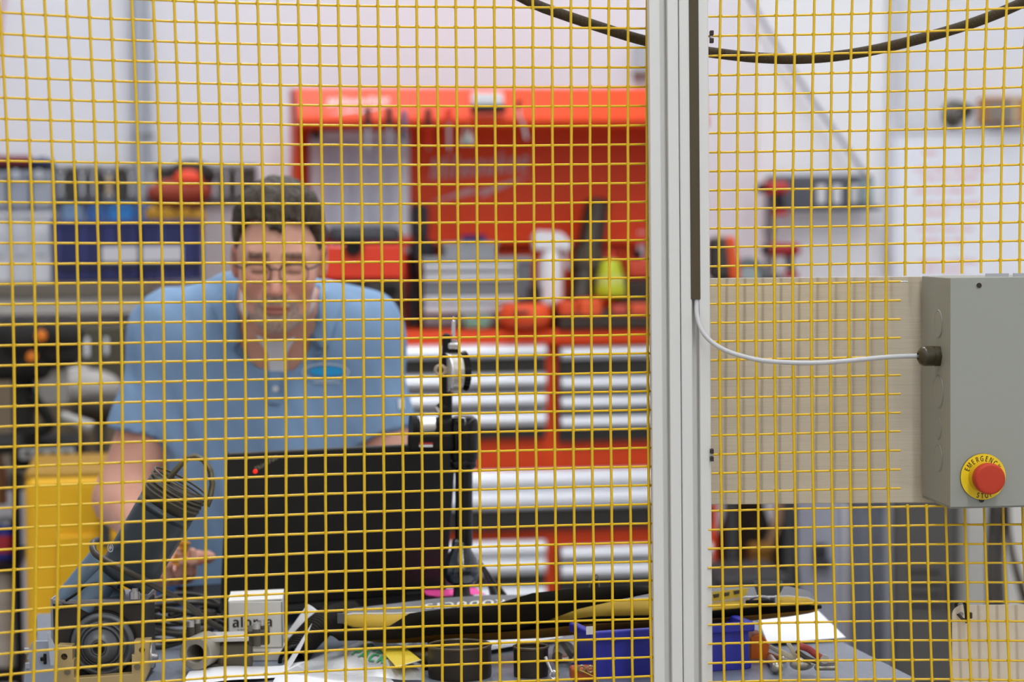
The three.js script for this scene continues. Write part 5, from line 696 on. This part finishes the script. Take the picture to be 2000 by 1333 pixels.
// hand tools on the right
{ const t = thing('orange_wedge', 'orange plastic wedge block beside the blue bin', 'block', set(1490, 1288), 0.1), P = (x, y, z = 0) => { const p = spot(t, x, y, z); return [p.x, p.y]; }; obj('block', ext([P(1466, 1290), P(1466, 1246), P(1474, 1240), P(1484, 1239), P(1505, 1264), P(1496, 1291)], 0.03, 0.002).translate(0, 0, -0.032), std('#dd6a12', 0.45), t); obj('lip', ext([P(1484, 1239), P(1488, 1239), P(1508, 1266), P(1504, 1268)], 0.034, 0.001).translate(0, 0, -0.034), std('#e87a1c', 0.45), t); }
function key(label, a, b, r, mat) { const t = thing('steel_key', label, 'tool', V(0, 0, 0)), A = set(...a).setY(TABLE + r), B = set(...b).setY(TABLE + r + 0.004); obj('shank', tubeTo(A, B, r, r * 0.9, 16), mat, t); obj('end', sph(r * 1.5, B.x, B.y, B.z, 1, 0.9, 1), mat, t); return t; }
const pol = std('#b9b2a4', 0.28, 0.85);
{ const t = thing('fold_tool', 'folding tool with cream flat handles next to the orange wedge', 'tool', set(1540, 1314), 0), P = (x, y, z = 0) => spot(t, x, y, z);
  for (const [x0, y0, x1, y1, w, c] of [[1522, 1272, 1556, 1290, 10, '#c9bfa8'], [1540, 1258, 1554, 1282, 8, '#cdc2aa'], [1506, 1264, 1524, 1276, 8, '#8f8a80']]) { const a = P(x0, y0, 0.012), b = P(x1, y1, 0.02), dlt = b.clone().sub(a), k = K(3.45); obj('handle', T(new RoundedBoxGeometry(dlt.length() + 0.004, w * k, 0.006, 2, 0.0018), (a.x + b.x) / 2, (a.y + b.y) / 2, (a.z + b.z) / 2, 0, 0, Math.atan2(dlt.y, dlt.x)), std(c, 0.35, 0.2), t); }
  const e = P(1566, 1298, 0.025); obj('bit', [sph(0.011, e.x, e.y, e.z, 1.5, 0.8, 0.9)], pol, t); }
key('steel key lying nearest the orange wedge, lower of the pair', [1500, 1286], [1530, 1300], 0.0045, pol);
key('steel key with a thick rounded end at the front of the tools', [1504, 1296], [1517, 1318], 0.0062, pol);
{ const t = thing('pliers', 'small pliers with a dark red handle and steel jaws', 'pliers', set(1600, 1322), 0), P = (x, y, z = 0) => spot(t, x, y, z), k = K(3.5);
  obj('handle', tube([[1560, 1262], [1578, 1268], [1592, 1278], [1606, 1288]].map(([x, y]) => P(x, y, 0.01)), 6.5 * k, 24, 10), std('#a23a36', 0.45), t); obj('handle', tube([[1556, 1272], [1572, 1284], [1590, 1292], [1602, 1296]].map(([x, y]) => P(x, y, 0.006)), 4.5 * k, 24, 10), std('#4b473f', 0.45), t);
  const j = P(1612, 1305, 0.012); obj('jaw', [bx(40 * k, 9 * k, 0.012, j.x, j.y, j.z, 0.003), bx(34 * k, 7 * k, 0.01, j.x + 2 * k, j.y + 9 * k, j.z - 0.004, 0.002)], std('#8f8b83', 0.35, 0.7), t); const n = P(1610, 1288, 0.012); obj('pivot', cyl(8 * k, 8 * k, 0.008, n.x, n.y, n.z, Math.PI / 2), M.steel, t); }
{ const t = thing('hand_tool', 'small orange yellow tool handle beside the man\'s hand', 'handle', at(352, 1082, 3.86)), k = K(3.86); obj('grip', tubeTo(V(-6 * k, -22 * k, 0), V(10 * k, 24 * k, 0), 12 * k, 10 * k), std('#d68a14', 0.5), t); for (let i = 0; i < 4; i++) obj('groove', T(new THREE.TorusGeometry(11.5 * k, 1.4 * k, 8, 24), (-4 + i * 4) * k, (-14 + i * 11) * k, 0, Math.PI / 2, 0, 0), std('#9c5f0c', 0.5), t); }
// ---------- the man: distance fields meshed by surface nets ----------
const smin = (a, b, k) => { const h = Math.max(k - Math.abs(a - b), 0) / k; return Math.min(a, b) - h * h * k * 0.25; };
const smax = (a, b, k) => -smin(-a, -b, k);
function capsule(a, b, ra, rb = ra) {
  const bx_ = b.x - a.x, by = b.y - a.y, bz = b.z - a.z, L = bx_ * bx_ + by * by + bz * bz || 1e-9;
  return (x, y, z) => { const px = x - a.x, py = y - a.y, pz = z - a.z, t = Math.min(1, Math.max(0, (px * bx_ + py * by + pz * bz) / L)), dx = px - bx_ * t, dy = py - by * t, dz = pz - bz * t; return Math.sqrt(dx * dx + dy * dy + dz * dz) - (ra + (rb - ra) * t); };
}
function ellip(c, rx, ry, rz) { return (x, y, z) => { const a = (x - c.x) / rx, b = (y - c.y) / ry, d = (z - c.z) / rz, k0 = Math.sqrt(a * a + b * b + d * d), k1 = Math.sqrt(a * a / (rx * rx) + b * b / (ry * ry) + d * d / (rz * rz)); return k1 < 1e-9 ? -Math.min(rx, ry, rz) : k0 * (k0 - 1) / k1; }; }
const hash = (i, j, k) => { let h = (i * 374761393 + j * 668265263 + k * 1274126177) | 0; h = Math.imul(h ^ (h >>> 13), 1274126177); return ((h ^ (h >>> 16)) >>> 0) / 4294967296; };
function noise(x, y, z) { const i = Math.floor(x), j = Math.floor(y), k = Math.floor(z), f = (t) => t * t * (3 - 2 * t), u = f(x - i), v = f(y - j), w = f(z - k), l = (a, b, t) => a + (b - a) * t; return l(l(l(hash(i, j, k), hash(i + 1, j, k), u), l(hash(i, j + 1, k), hash(i + 1, j + 1, k), u), v), l(l(hash(i, j, k + 1), hash(i + 1, j, k + 1), u), l(hash(i, j + 1, k + 1), hash(i + 1, j + 1, k + 1), u), v), w) * 2 - 1; }
function nets(f, lo, hi, h, colour) {                    // surface nets: one vertex per crossed cell, quads across crossed edges
  const nx = Math.ceil((hi.x - lo.x) / h) + 1, ny = Math.ceil((hi.y - lo.y) / h) + 1, nz = Math.ceil((hi.z - lo.z) / h) + 1, val = new Float32Array(nx * ny * nz), id = new Int32Array(nx * ny * nz).fill(-1), pos = [], idx = [];
  const I = (i, j, k) => (k * ny + j) * nx + i;
  for (let k = 0; k < nz; k++) for (let j = 0; j < ny; j++) for (let i = 0; i < nx; i++) val[I(i, j, k)] = f(lo.x + i * h, lo.y + j * h, lo.z + k * h);
  const C = [[0, 0, 0], [1, 0, 0], [0, 1, 0], [1, 1, 0], [0, 0, 1], [1, 0, 1], [0, 1, 1], [1, 1, 1]], E = [[0, 1], [2, 3], [4, 5], [6, 7], [0, 2], [1, 3], [4, 6], [5, 7], [0, 4], [1, 5], [2, 6], [3, 7]];
  for (let k = 0; k < nz - 1; k++) for (let j = 0; j < ny - 1; j++) for (let i = 0; i < nx - 1; i++) {
    let n = 0, x = 0, y = 0, z = 0;
    for (const [a, b] of E) { const A = C[a], B = C[b], va = val[I(i + A[0], j + A[1], k + A[2])], vb = val[I(i + B[0], j + B[1], k + B[2])]; if (va < 0 !== vb < 0) { const t = va / (va - vb); x += A[0] + (B[0] - A[0]) * t; y += A[1] + (B[1] - A[1]) * t; z += A[2] + (B[2] - A[2]) * t; n++; } }
    if (n) { id[I(i, j, k)] = pos.length / 3; pos.push(lo.x + (i + x / n) * h, lo.y + (j + y / n) * h, lo.z + (k + z / n) * h); }
  }
  const quad = (a, b, c, d, flip) => { if (a < 0 || b < 0 || c < 0 || d < 0) return; flip ? idx.push(a, c, b, a, d, c) : idx.push(a, b, c, a, c, d); };
  for (let k = 1; k < nz - 1; k++) for (let j = 1; j < ny - 1; j++) for (let i = 1; i < nx - 1; i++) {
    const s = val[I(i, j, k)] < 0;
    if (s !== val[I(i + 1, j, k)] < 0) quad(id[I(i, j - 1, k - 1)], id[I(i, j, k - 1)], id[I(i, j, k)], id[I(i, j - 1, k)], !s);
    if (s !== val[I(i, j + 1, k)] < 0) quad(id[I(i - 1, j, k - 1)], id[I(i - 1, j, k)], id[I(i, j, k)], id[I(i, j, k - 1)], !s);
    if (s !== val[I(i, j, k + 1)] < 0) quad(id[I(i - 1, j - 1, k)], id[I(i, j - 1, k)], id[I(i, j, k)], id[I(i - 1, j, k)], !s);
  }
  const nor = [], col = [], e = h * 0.4;
  for (let q = 0; q < pos.length; q += 3) {
    const [x, y, z] = [pos[q], pos[q + 1], pos[q + 2]], n = V(f(x + e, y, z) - f(x - e, y, z), f(x, y + e, z) - f(x, y - e, z), f(x, y, z + e) - f(x, y, z - e)).normalize(); nor.push(n.x, n.y, n.z);
    if (colour) { const c = colour(x, y, z); col.push(c.r, c.g, c.b); }
  }
  const g = new THREE.BufferGeometry(); g.setAttribute('position', new THREE.Float32BufferAttribute(pos, 3)); g.setAttribute('normal', new THREE.Float32BufferAttribute(nor, 3)); if (colour) g.setAttribute('color', new THREE.Float32BufferAttribute(col, 3)); g.setIndex(idx);
  return g;
}
const man = thing('person', 'man in a blue polo shirt and glasses leaning over the black laptop', 'person');
{
  const J = { neck: at(540, 648, 4.2), chest: at(518, 765, 4.28), sl: at(343, 670, 4.27), sr: at(694, 662, 4.27), el: at(240, 975, 4.24), er: at(768, 938, 4.25), wl: at(316, 1092, 3.98), wr: at(690, 1100, 3.98), hip: at(512, 1105, 4.36) };
  const hipL = J.hip.clone().add(V(-0.09, -0.03, 0)), hipR = J.hip.clone().add(V(0.09, -0.03, 0)), knL = V(hipL.x - 0.02, 0.5, hipL.z + 0.04), knR = V(hipR.x + 0.02, 0.5, hipR.z + 0.04), anL = V(knL.x, 0.09, knL.z - 0.05), anR = V(knR.x, 0.09, knR.z - 0.05);
  // head frame
  const HC = at(545, 508, 4.07), HM = new THREE.Matrix4().compose(HC, new THREE.Quaternion().setFromEuler(new THREE.Euler(0.2, 0.03, -0.02, 'YXZ')), V(0.89, 0.89, 0.89)), toWorld = (x, y, z) => V(x, y, z).applyMatrix4(HM);
  const torso = [ellip(J.chest, 0.178, 0.2, 0.118), ellip(at(512, 955, 4.3), 0.163, 0.2, 0.132), ellip(at(510, 1095, 4.35), 0.168, 0.13, 0.12), capsule(at(470, 622, 4.22), at(350, 652, 4.27), 0.045, 0.05), capsule(at(600, 616, 4.22), at(690, 646, 4.27), 0.045, 0.05), capsule(J.sl, J.sr, 0.06)];
  const torsoF = (x, y, z) => torso.reduce((d, p) => smin(d, p(x, y, z), 0.07), 1);
  const arms = [[J.sl, J.el, 0.056, 0.047], [J.sr, J.er, 0.056, 0.047], [J.el, J.wl, 0.047, 0.029], [J.er, J.wr, 0.047, 0.029]].map((a) => capsule(...a));
  const legs = [[hipL, knL, 0.088, 0.06], [knL, anL, 0.06, 0.042], [hipR, knR, 0.088, 0.06], [knR, anR, 0.06, 0.042]].map((a) => capsule(...a));
  const neckC = capsule(J.neck, toWorld(0, -0.03, -0.03), 0.056, 0.05);
  const bodyF = (x, y, z) => { let d = smin(torsoF(x, y, z), neckC(x, y, z), 0.04); d = smin(d, smin(arms[0](x, y, z), arms[2](x, y, z), 0.03), 0.03); d = smin(d, smin(arms[1](x, y, z), arms[3](x, y, z), 0.03), 0.03); for (const l of legs) d = smin(d, l(x, y, z), 0.05); return d; };
  const lin = (c) => new THREE.Color(c), skin = lin('#d79a83'), rosy = lin('#cb7767'), pale = lin('#e0ab95'), stubble = lin('#948273'), grey = lin('#c6bcb2'), lipC = lin('#b4675b'), browC = lin('#5b4436');
  // head in its own axes
  const P = V, cran = ellip(P(0, 0.045, -0.012), 0.077, 0.1, 0.1), headParts = [[ellip(P(0, -0.025, 0.028), 0.065, 0.092, 0.066), 0.05], [ellip(P(0, -0.085, 0.036), 0.052, 0.036, 0.048), 0.04], [ellip(P(0, -0.107, 0.064), 0.026, 0.02, 0.022), 0.025], [capsule(P(-0.04, 0.026, 0.076), P(0.04, 0.026, 0.076), 0.013), 0.02], [ellip(P(-0.042, -0.028, 0.068), 0.026, 0.022, 0.018), 0.03], [ellip(P(0.042, -0.028, 0.068), 0.026, 0.022, 0.018), 0.03], [capsule(P(0, -0.03, -0.035), P(0, -0.135, -0.115), 0.056, 0.055), 0.03]];
  const sock = [ellip(P(-0.032, 0.003, 0.098), 0.021, 0.014, 0.016), ellip(P(0.032, 0.003, 0.098), 0.021, 0.014, 0.016)];
  const adds = [[ellip(P(-0.032, 0.001, 0.076), 0.0155, 0.0125, 0.0135), 0.006], [ellip(P(0.032, 0.001, 0.076), 0.0155, 0.0125, 0.0135), 0.006], [capsule(P(0, 0.012, 0.09), P(0, -0.036, 0.112), 0.008, 0.0125), 0.012], [ellip(P(-0.014, -0.039, 0.1), 0.009, 0.008, 0.01), 0.007], [ellip(P(0.014, -0.039, 0.1), 0.009, 0.008, 0.01), 0.007], [ellip(P(0, -0.058, 0.088), 0.03, 0.014, 0.014), 0.015], [ellip(P(0, -0.069, 0.096), 0.024, 0.0055, 0.008), 0.004], [ellip(P(0, -0.079, 0.093), 0.021, 0.0065, 0.008), 0.004]];
  const mouth = capsule(P(-0.022, -0.0742, 0.1), P(0.022, -0.0742, 0.1), 0.0018), ear = (s) => { const o = ellip(P(s * 0.083, 0.0, -0.008), 0.011, 0.032, 0.019), i = ellip(P(s * 0.091, 0.002, -0.002), 0.007, 0.02, 0.01), lobe = ellip(P(s * 0.08, -0.026, -0.001), 0.008, 0.011, 0.01); return (x, y, z) => smin(smax(o(x, y, z), -i(x, y, z), 0.005), lobe(x, y, z), 0.006); }, ears = [ear(-1), ear(1)];
  const headF = (x, y, z) => { let d = cran(x, y, z); for (const [p, k] of headParts) d = smin(d, p(x, y, z), k); for (const p of sock) d = smax(d, -p(x, y, z), 0.016); for (const [p, k] of adds) d = smin(d, p(x, y, z), k); d = smax(d, -mouth(x, y, z), 0.004); for (const p of ears) d = smin(d, p(x, y, z), 0.008); return d; };
  const mix = (a, b, t) => a.clone().lerp(b, Math.max(0, Math.min(1, t)));
  const headC = (x, y, z) => {
    let c = mix(skin, pale, 0.5 + 0.5 * noise(x * 60, y * 60, z * 60));
    const n = noise(x * 400, y * 400, z * 400);
    const cheek = Math.exp(-((Math.abs(x) - 0.045) ** 2 + (y + 0.03) ** 2) / 0.0006) + Math.exp(-(x * x + (y + 0.034) ** 2) / 0.0003); if (z > 0.03) c = mix(c, rosy, 0.5 * cheek); if (Math.abs(x) > 0.076 && z > -0.04) c = mix(c, rosy, 0.6);
    const lipD = Math.hypot(x / 0.026, (y + 0.074) / 0.011); const beard = z > 0.0 && (y < -0.088 || (Math.hypot(x / 0.042, (y + 0.078) / 0.034) < 1 && z > 0.05)) && lipD > 1 ? 1 : 0;
    if (beard) c = mix(mix(stubble, grey, 0.5 + 0.9 * n), skin, y < -0.12 ? 0.6 : 0.25); if (lipD < 1 && z > 0.07) c = mix(c, lipC, 0.7);
    if (z > 0.06 && Math.abs(y - 0.03 + Math.abs(x) * 0.06) < 0.006 && Math.abs(x) > 0.012 && Math.abs(x) < 0.052) c = mix(c, browC, 0.75 + 0.3 * n);
    if (z > 0.07 && Math.abs(y + 0.005) < 0.0022 && Math.abs(Math.abs(x) - 0.032) < 0.015) c = mix(c, browC, 0.8);
    return c;
  };
  const headG = nets(headF, P(-0.1, -0.19, -0.125), P(0.1, 0.155, 0.14), 0.0034, headC).applyMatrix4(HM);
  const skinC = (x, y, z) => mix(skin, pale, 0.5 + 0.7 * noise(x * 30, y * 30, z * 30));
  const bodyG = nets(bodyF, P(-0.95, 0.02, -4.62), P(0.02, 1.5, -3.9), 0.0105, skinC);
  // hands: palm, four fingers of unequal length and a thumb, bent over the keyboard or round a handle
  function hand(w, fwd, side, s, curl) {                 // wrist, finger direction, direction toward the thumb
    const f = fwd.clone().normalize(), up = V().crossVectors(side, f).normalize().multiplyScalar(s), sd = side.clone().normalize(), at3 = (a, b, c) => w.clone().addScaledVector(f, a).addScaledVector(sd, b).addScaledVector(up, c), prim = [];
    prim.push(capsule(at3(-0.03, 0, 0), at3(0.015, 0, 0), 0.028, 0.027)); for (const b of [-0.028, -0.01, 0.01, 0.026]) prim.push(capsule(at3(0.01, b * 0.6, 0), at3(0.082, b, 0.002), 0.016, 0.0125));
    const fingers = []; [[0.026, 0.07], [0.009, 0.08], [-0.01, 0.074], [-0.029, 0.058]].forEach(([b, L], i) => { let p = at3(0.085, b, 0.003), a = 0.15; const seg = [0.45, 0.32, 0.23]; const ch = []; for (let q = 0; q < 3; q++) { a += curl * (q ? 0.55 : 0.4); const n = p.clone().addScaledVector(f, Math.cos(a) * L * seg[q]).addScaledVector(up, -Math.sin(a) * L * seg[q]).addScaledVector(sd, b * 0.06); ch.push(capsule(p, n, 0.0092 - q * 0.0008, 0.0086 - q * 0.0009)); p = n; } fingers.push(ch); });
    const th = []; let p = at3(0.02, 0.028, -0.004); for (const [da, db, dc, r] of [[0.034, 0.022, -0.01, 0.013], [0.028, 0.01, -0.01, 0.011], [0.022, 0.002, -0.008, 0.0095]]) { const n = p.clone().addScaledVector(f, da).addScaledVector(sd, db).addScaledVector(up, dc); th.push(capsule(p, n, r, r * 0.9)); p = n; }
    const F = (x, y, z) => { let d = 1; for (const q of prim) d = smin(d, q(x, y, z), 0.014); for (const ch of fingers) { let e = 1; for (const q of ch) e = smin(e, q(x, y, z), 0.004); d = smin(d, e, 0.006); } let e = 1; for (const q of th) e = smin(e, q(x, y, z), 0.006); return smin(d, e, 0.01); };
    const c = at3(0.07, 0, 0); return nets(F, c.clone().addScalar(-0.13), c.clone().addScalar(0.13), 0.0034, skinC);
  }
  const hl = hand(J.wl, V(0.35, -0.25, 1), V(0.9, 0.1, -0.3), 1, 1.1), hr = hand(J.wr, V(-0.3, -0.15, 1), V(-1, 0, -0.25), -1, 0.7);
  const strip = (g) => { for (const n of Object.keys(g.attributes)) if (!['position', 'normal', 'color'].includes(n)) g.deleteAttribute(n); return g; };
  const body = new THREE.Mesh(mergeGeometries([bodyG, headG, hl, hr].map(strip)), std('#ffffff', 0.55, 0, { vertexColors: true })); body.name = 'body'; body.castShadow = body.receiveShadow = true; man.add(body);
  // hair, with a hairline that drops to the sideburns and the nape
  const hairF = (x, y, z) => {
    const n = noise(x * 90, y * 40, z * 90) * 0.0032 + noise(x * 260, y * 90, z * 260) * 0.0018, lift = 0.012 + 0.016 * Math.exp(-((z - 0.045) ** 2 + (y - 0.125) ** 2) / 0.002);
    const d = Math.min(cran(x, y, z), headParts[0][0](x, y, z) + 0.006) - lift * Math.min(1, Math.max(0.35, (y + 0.02) * 14)) + n;
    const t = Math.min(1, Math.max(0, (z - 0.02) / 0.035)), back = Math.min(1, Math.max(0, (-z - 0.01) / 0.05)), peak = 0.078 + 0.012 * Math.min(1, Math.abs(Math.abs(x) - 0.035) < 0.02 ? 1 : 0) - (Math.abs(x) < 0.012 ? 0.004 : 0), sideY = 0.0 + 0.02 * (z > -0.01 ? 0 : 1);
    const limit = (sideY + (peak - sideY) * t) * (1 - back) + -0.065 * back;
    const earGap = 0.03 - Math.hypot((y + 0.002) * 0.8, (z + 0.006) * 1.1);
    return smax(smax(d, (limit - y) * 0.8 + n, 0.006), y < 0.03 ? earGap : -1, 0.004);
  };
  const hc0 = lin('#20160c'), hc1 = lin('#413120'), hc2 = lin('#62564a');
  const hair = new THREE.Mesh(nets(hairF, P(-0.105, -0.08, -0.13), P(0.105, 0.19, 0.13), 0.0034, (x, y, z) => mix(mix(hc0, hc1, 0.5 + 0.9 * noise(x * 300, y * 110, z * 300)), hc2, (y < 0.06 ? 0.55 : 0.1) + 0.4 * noise(x * 160, y * 60, z * 160))).applyMatrix4(HM), std('#ffffff', 0.65, 0, { vertexColors: true })); hair.name = 'hair'; hair.castShadow = hair.receiveShadow = true; man.add(hair);
  // glasses
  { const gl = new THREE.Group(); gl.name = 'glasses'; man.add(gl); const fm = std('#3a2f28', 0.35, 0.3), W = (x, y, z) => toWorld(x, y, z);
    for (const s of [-1, 1]) { const ring = []; for (let q = 0; q < 24; q++) { const a = q / 24 * 2 * Math.PI, ex = Math.sign(Math.cos(a)) * Math.pow(Math.abs(Math.cos(a)), 0.7), ey = Math.sign(Math.sin(a)) * Math.pow(Math.abs(Math.sin(a)), 0.7); ring.push([s * 0.034 + ex * 0.026, -0.002 + ey * 0.018, 0.112 - 0.006 * Math.abs(s * 0.034 + ex * 0.026) / 0.06]); }
      obj('rim', tube(ring.map((p) => W(...p)), 0.0009, 60, 8, true), fm, gl); obj('brow_bar', tube(ring.slice(1, 12).map((p) => W(...p)), 0.0018, 30, 8), fm, gl);
      const sh = new THREE.Shape(ring.map((p) => new THREE.Vector2(p[0], p[1]))); obj('lens', new THREE.ShapeGeometry(sh).translate(0, 0, 0.1095).applyMatrix4(HM), phys('#ffffff', 0.03, 0, { transmission: 1, thickness: 0, ior: 1.45 }), gl);
      obj('temple', tube([[s * 0.06, 0.006, 0.106], [s * 0.074, 0.008, 0.09], [s * 0.083, 0.01, 0.03], [s * 0.088, 0.012, -0.012], [s * 0.088, -0.01, -0.034]].map((p) => W(...p)), 0.0016, 30, 8), fm, gl); }
    obj('bridge', tube([[-0.009, 0.004, 0.112], [0, 0.008, 0.116], [0.009, 0.004, 0.112]].map((p) => W(...p)), 0.0014, 12, 8), fm, gl); }
  // polo shirt
  const sleeveEnd = (s, e, t) => s.clone().lerp(e, t), eL = sleeveEnd(J.sl, J.el, 0.6), eR = sleeveEnd(J.sr, J.er, 0.68), slv = [capsule(J.sl, eL.clone().lerp(J.el, 0.4), 0.066, 0.064), capsule(J.sr, eR.clone().lerp(J.er, 0.4), 0.066, 0.061)];
  const dL = J.el.clone().sub(J.sl).normalize(), dR = J.er.clone().sub(J.sr).normalize(), apex = at(538, 694, 4.12), vTop = at(538, 625, 4.12), neckHole = capsule(J.neck.clone().add(V(0, -0.03, -0.0)), toWorld(0, -0.03, -0.03), 0.062, 0.072);
  const shirtF = (x, y, z) => {
    const fold = noise(x * 17 + y * 4, y * 5, z * 14) * 0.009 + noise(x * 36 + y * 14, y * 11 + x * 9, z * 28) * 0.0042;
    let d = torsoF(x, y, z) - 0.012;
    let a = slv[0](x, y, z), b = slv[1](x, y, z);
    a = smax(a, (x - eL.x) * dL.x + (y - eL.y) * dL.y + (z - eL.z) * dL.z, 0.004); b = smax(b, (x - eR.x) * dR.x + (y - eR.y) * dR.y + (z - eR.z) * dR.z, 0.004);
    d = smin(d, a, 0.035); d = smin(d, b, 0.035); d += fold;
    d = smax(d, -neckHole(x, y, z), 0.006);
    const t = (y - apex.y) / (vTop.y - apex.y); d = smax(d, -Math.max(Math.abs(x - apex.x) - 0.05 * Math.max(0, Math.min(1.4, t)), apex.y - y, apex.z - 0.09 - z), 0.004);
    return Math.max(d, J.hip.y - 0.06 - y);
  };
  const weave = grain(256, 256, '#f0f0f0', 0.12, 2, 2, 8000); const shirtM = std('#7d9bbc', 0.85);
  const sh = new THREE.Mesh(nets(shirtF, P(-0.82, 0.8, -4.5), P(-0.05, 1.5, -3.98), 0.0065), shirtM); sh.name = 'shirt'; sh.castShadow = sh.receiveShadow = true; man.add(sh);
  const under = new THREE.Mesh(nets((x, y, z) => smax(Math.max(smin(torsoF(x, y, z), neckC(x, y, z), 0.04) - 0.009, Math.abs(x - apex.x) - 0.016 - 0.036 * Math.max(0, Math.min(1.3, (y - apex.y) / (vTop.y - apex.y))), apex.y - 0.05 - y, apex.z - 0.11 - z), -ellip(at(538, 626, 4.1), 0.052, 0.036, 0.13)(x, y, z), 0.004), P(-0.62, 1.15, -4.4), P(-0.25, 1.45, -4.0), 0.006), std('#e6e6e8', 0.9)); under.name = 'undershirt'; under.castShadow = under.receiveShadow = true; man.add(under);
  // patches that follow the shirt: march along the line of sight to its surface
  const onShirt = (px, py, lift = 0.004) => { const o = camera.position, dir = at(px, py, 1).sub(o), n = dir.length(); dir.divideScalar(n); let s = 3.7 * n, i = 0; for (; i < 80; i++) { const p = o.clone().addScaledVector(dir, s), d = shirtF(p.x, p.y, p.z); if (d < 0.0006) break; s += Math.max(0.0006, d * 0.6); if (s > 4.6) { s = 4.16 * n; break; } } return o.clone().addScaledVector(dir, s - lift); };
  const patch = (name, rows, mat, th, lift) => obj(name, sheet(rows.map((r) => { const o = []; for (let q = 0; q < r.length - 1; q++) for (let u = 0; u < 4; u++) o.push(onShirt(r[q][0] + (r[q + 1][0] - r[q][0]) * u / 4, r[q][1] + (r[q + 1][1] - r[q][1]) * u / 4, lift)); o.push(onShirt(...r[r.length - 1], lift)); return o; }), th), mat, man);
  patch('collar', [[[436, 572], [456, 600], [482, 636], [528, 684]], [[425, 580], [444, 618], [470, 660], [506, 692]], [[412, 590], [430, 632], [452, 676], [476, 698]]], shirtM, 0.004, 0.01);
  patch('collar', [[[644, 566], [630, 600], [604, 634], [552, 682]], [[656, 574], [642, 616], [620, 656], [582, 690]], [[668, 584], [656, 630], [640, 672], [618, 696]]], shirtM, 0.004, 0.01);
  patch('placket', [[[530, 700], [527, 740], [525, 790]], [[548, 700], [547, 740], [546, 790]]], shirtM, 0.003, 0.003);
  for (const y of [712, 760]) { const p = onShirt(538, y, 0.006); obj('button', T(new THREE.CylinderGeometry(0.0055, 0.0055, 0.002, 16), p.x, p.y, p.z, Math.PI / 2), std('#d6dbe2', 0.4), man); }
  const emb = paint(256, 128, (g) => { g.clearRect(0, 0, 256, 128); g.strokeStyle = '#cfe0f0'; g.lineWidth = 7; g.beginPath(); g.ellipse(128, 56, 120, 46, 0, 0, 7); g.stroke(); g.fillStyle = '#2aa0dc'; g.beginPath(); g.ellipse(136, 52, 92, 28, 0, 0, 7); g.fill(); g.fillStyle = '#cfe0f0'; for (let i = 0; i < 7; i++) g.fillRect(66 + i * 20, 112, 14, 8); });
  patch('chest_logo', [0, 1, 2, 3, 4].map((i) => [[588, 752 - i * 11], [636, 752 - i * 11], [684, 752 - i * 11]]), std('#ffffff', 0.8, 0, { map: emb, transparent: true }), 0.0004, 0.003).userData.label = 'blue and white oval embroidery';
  patch('sleeve_tag', [[[777, 780], [789, 779]], [[778, 800], [790, 799]]], std('#cfd3da', 0.7), 0.001, 0.003);
  // trousers and shoes
  const pantF = (x, y, z) => { let d = torso[2](x, y, z) - 0.008; for (const l of legs) d = smin(d, l(x, y, z) - 0.014, 0.03); return Math.max(d + noise(x * 20, y * 14, z * 20) * 0.004, y - J.hip.y - 0.03, 0.07 - y); };
  const pants = new THREE.Mesh(nets(pantF, P(-0.75, 0.05, -4.65), P(-0.1, 1.05, -4.1), 0.012), std('#3c5f94', 0.9)); pants.name = 'trousers'; pants.castShadow = pants.receiveShadow = true; man.add(pants);
  for (const a of [anL, anR]) { obj('shoe', [sph(0.05, a.x, 0.048, a.z + 0.1, 0.95, 0.8, 1.6), bx(0.09, 0.06, 0.16, a.x, 0.05, a.z + 0.0, 0.025), bx(0.098, 0.022, 0.28, a.x, 0.011, a.z + 0.05, 0.01)], std('#241f1c', 0.6), man); }
}

// ---------- draw ----------
const renderer = new THREE.WebGLRenderer({ antialias: true });
renderer.toneMapping = THREE.LinearToneMapping;
renderer.toneMappingExposure = EXPOSURE;
renderer.shadowMap.enabled = true;
renderer.render(scene, camera);
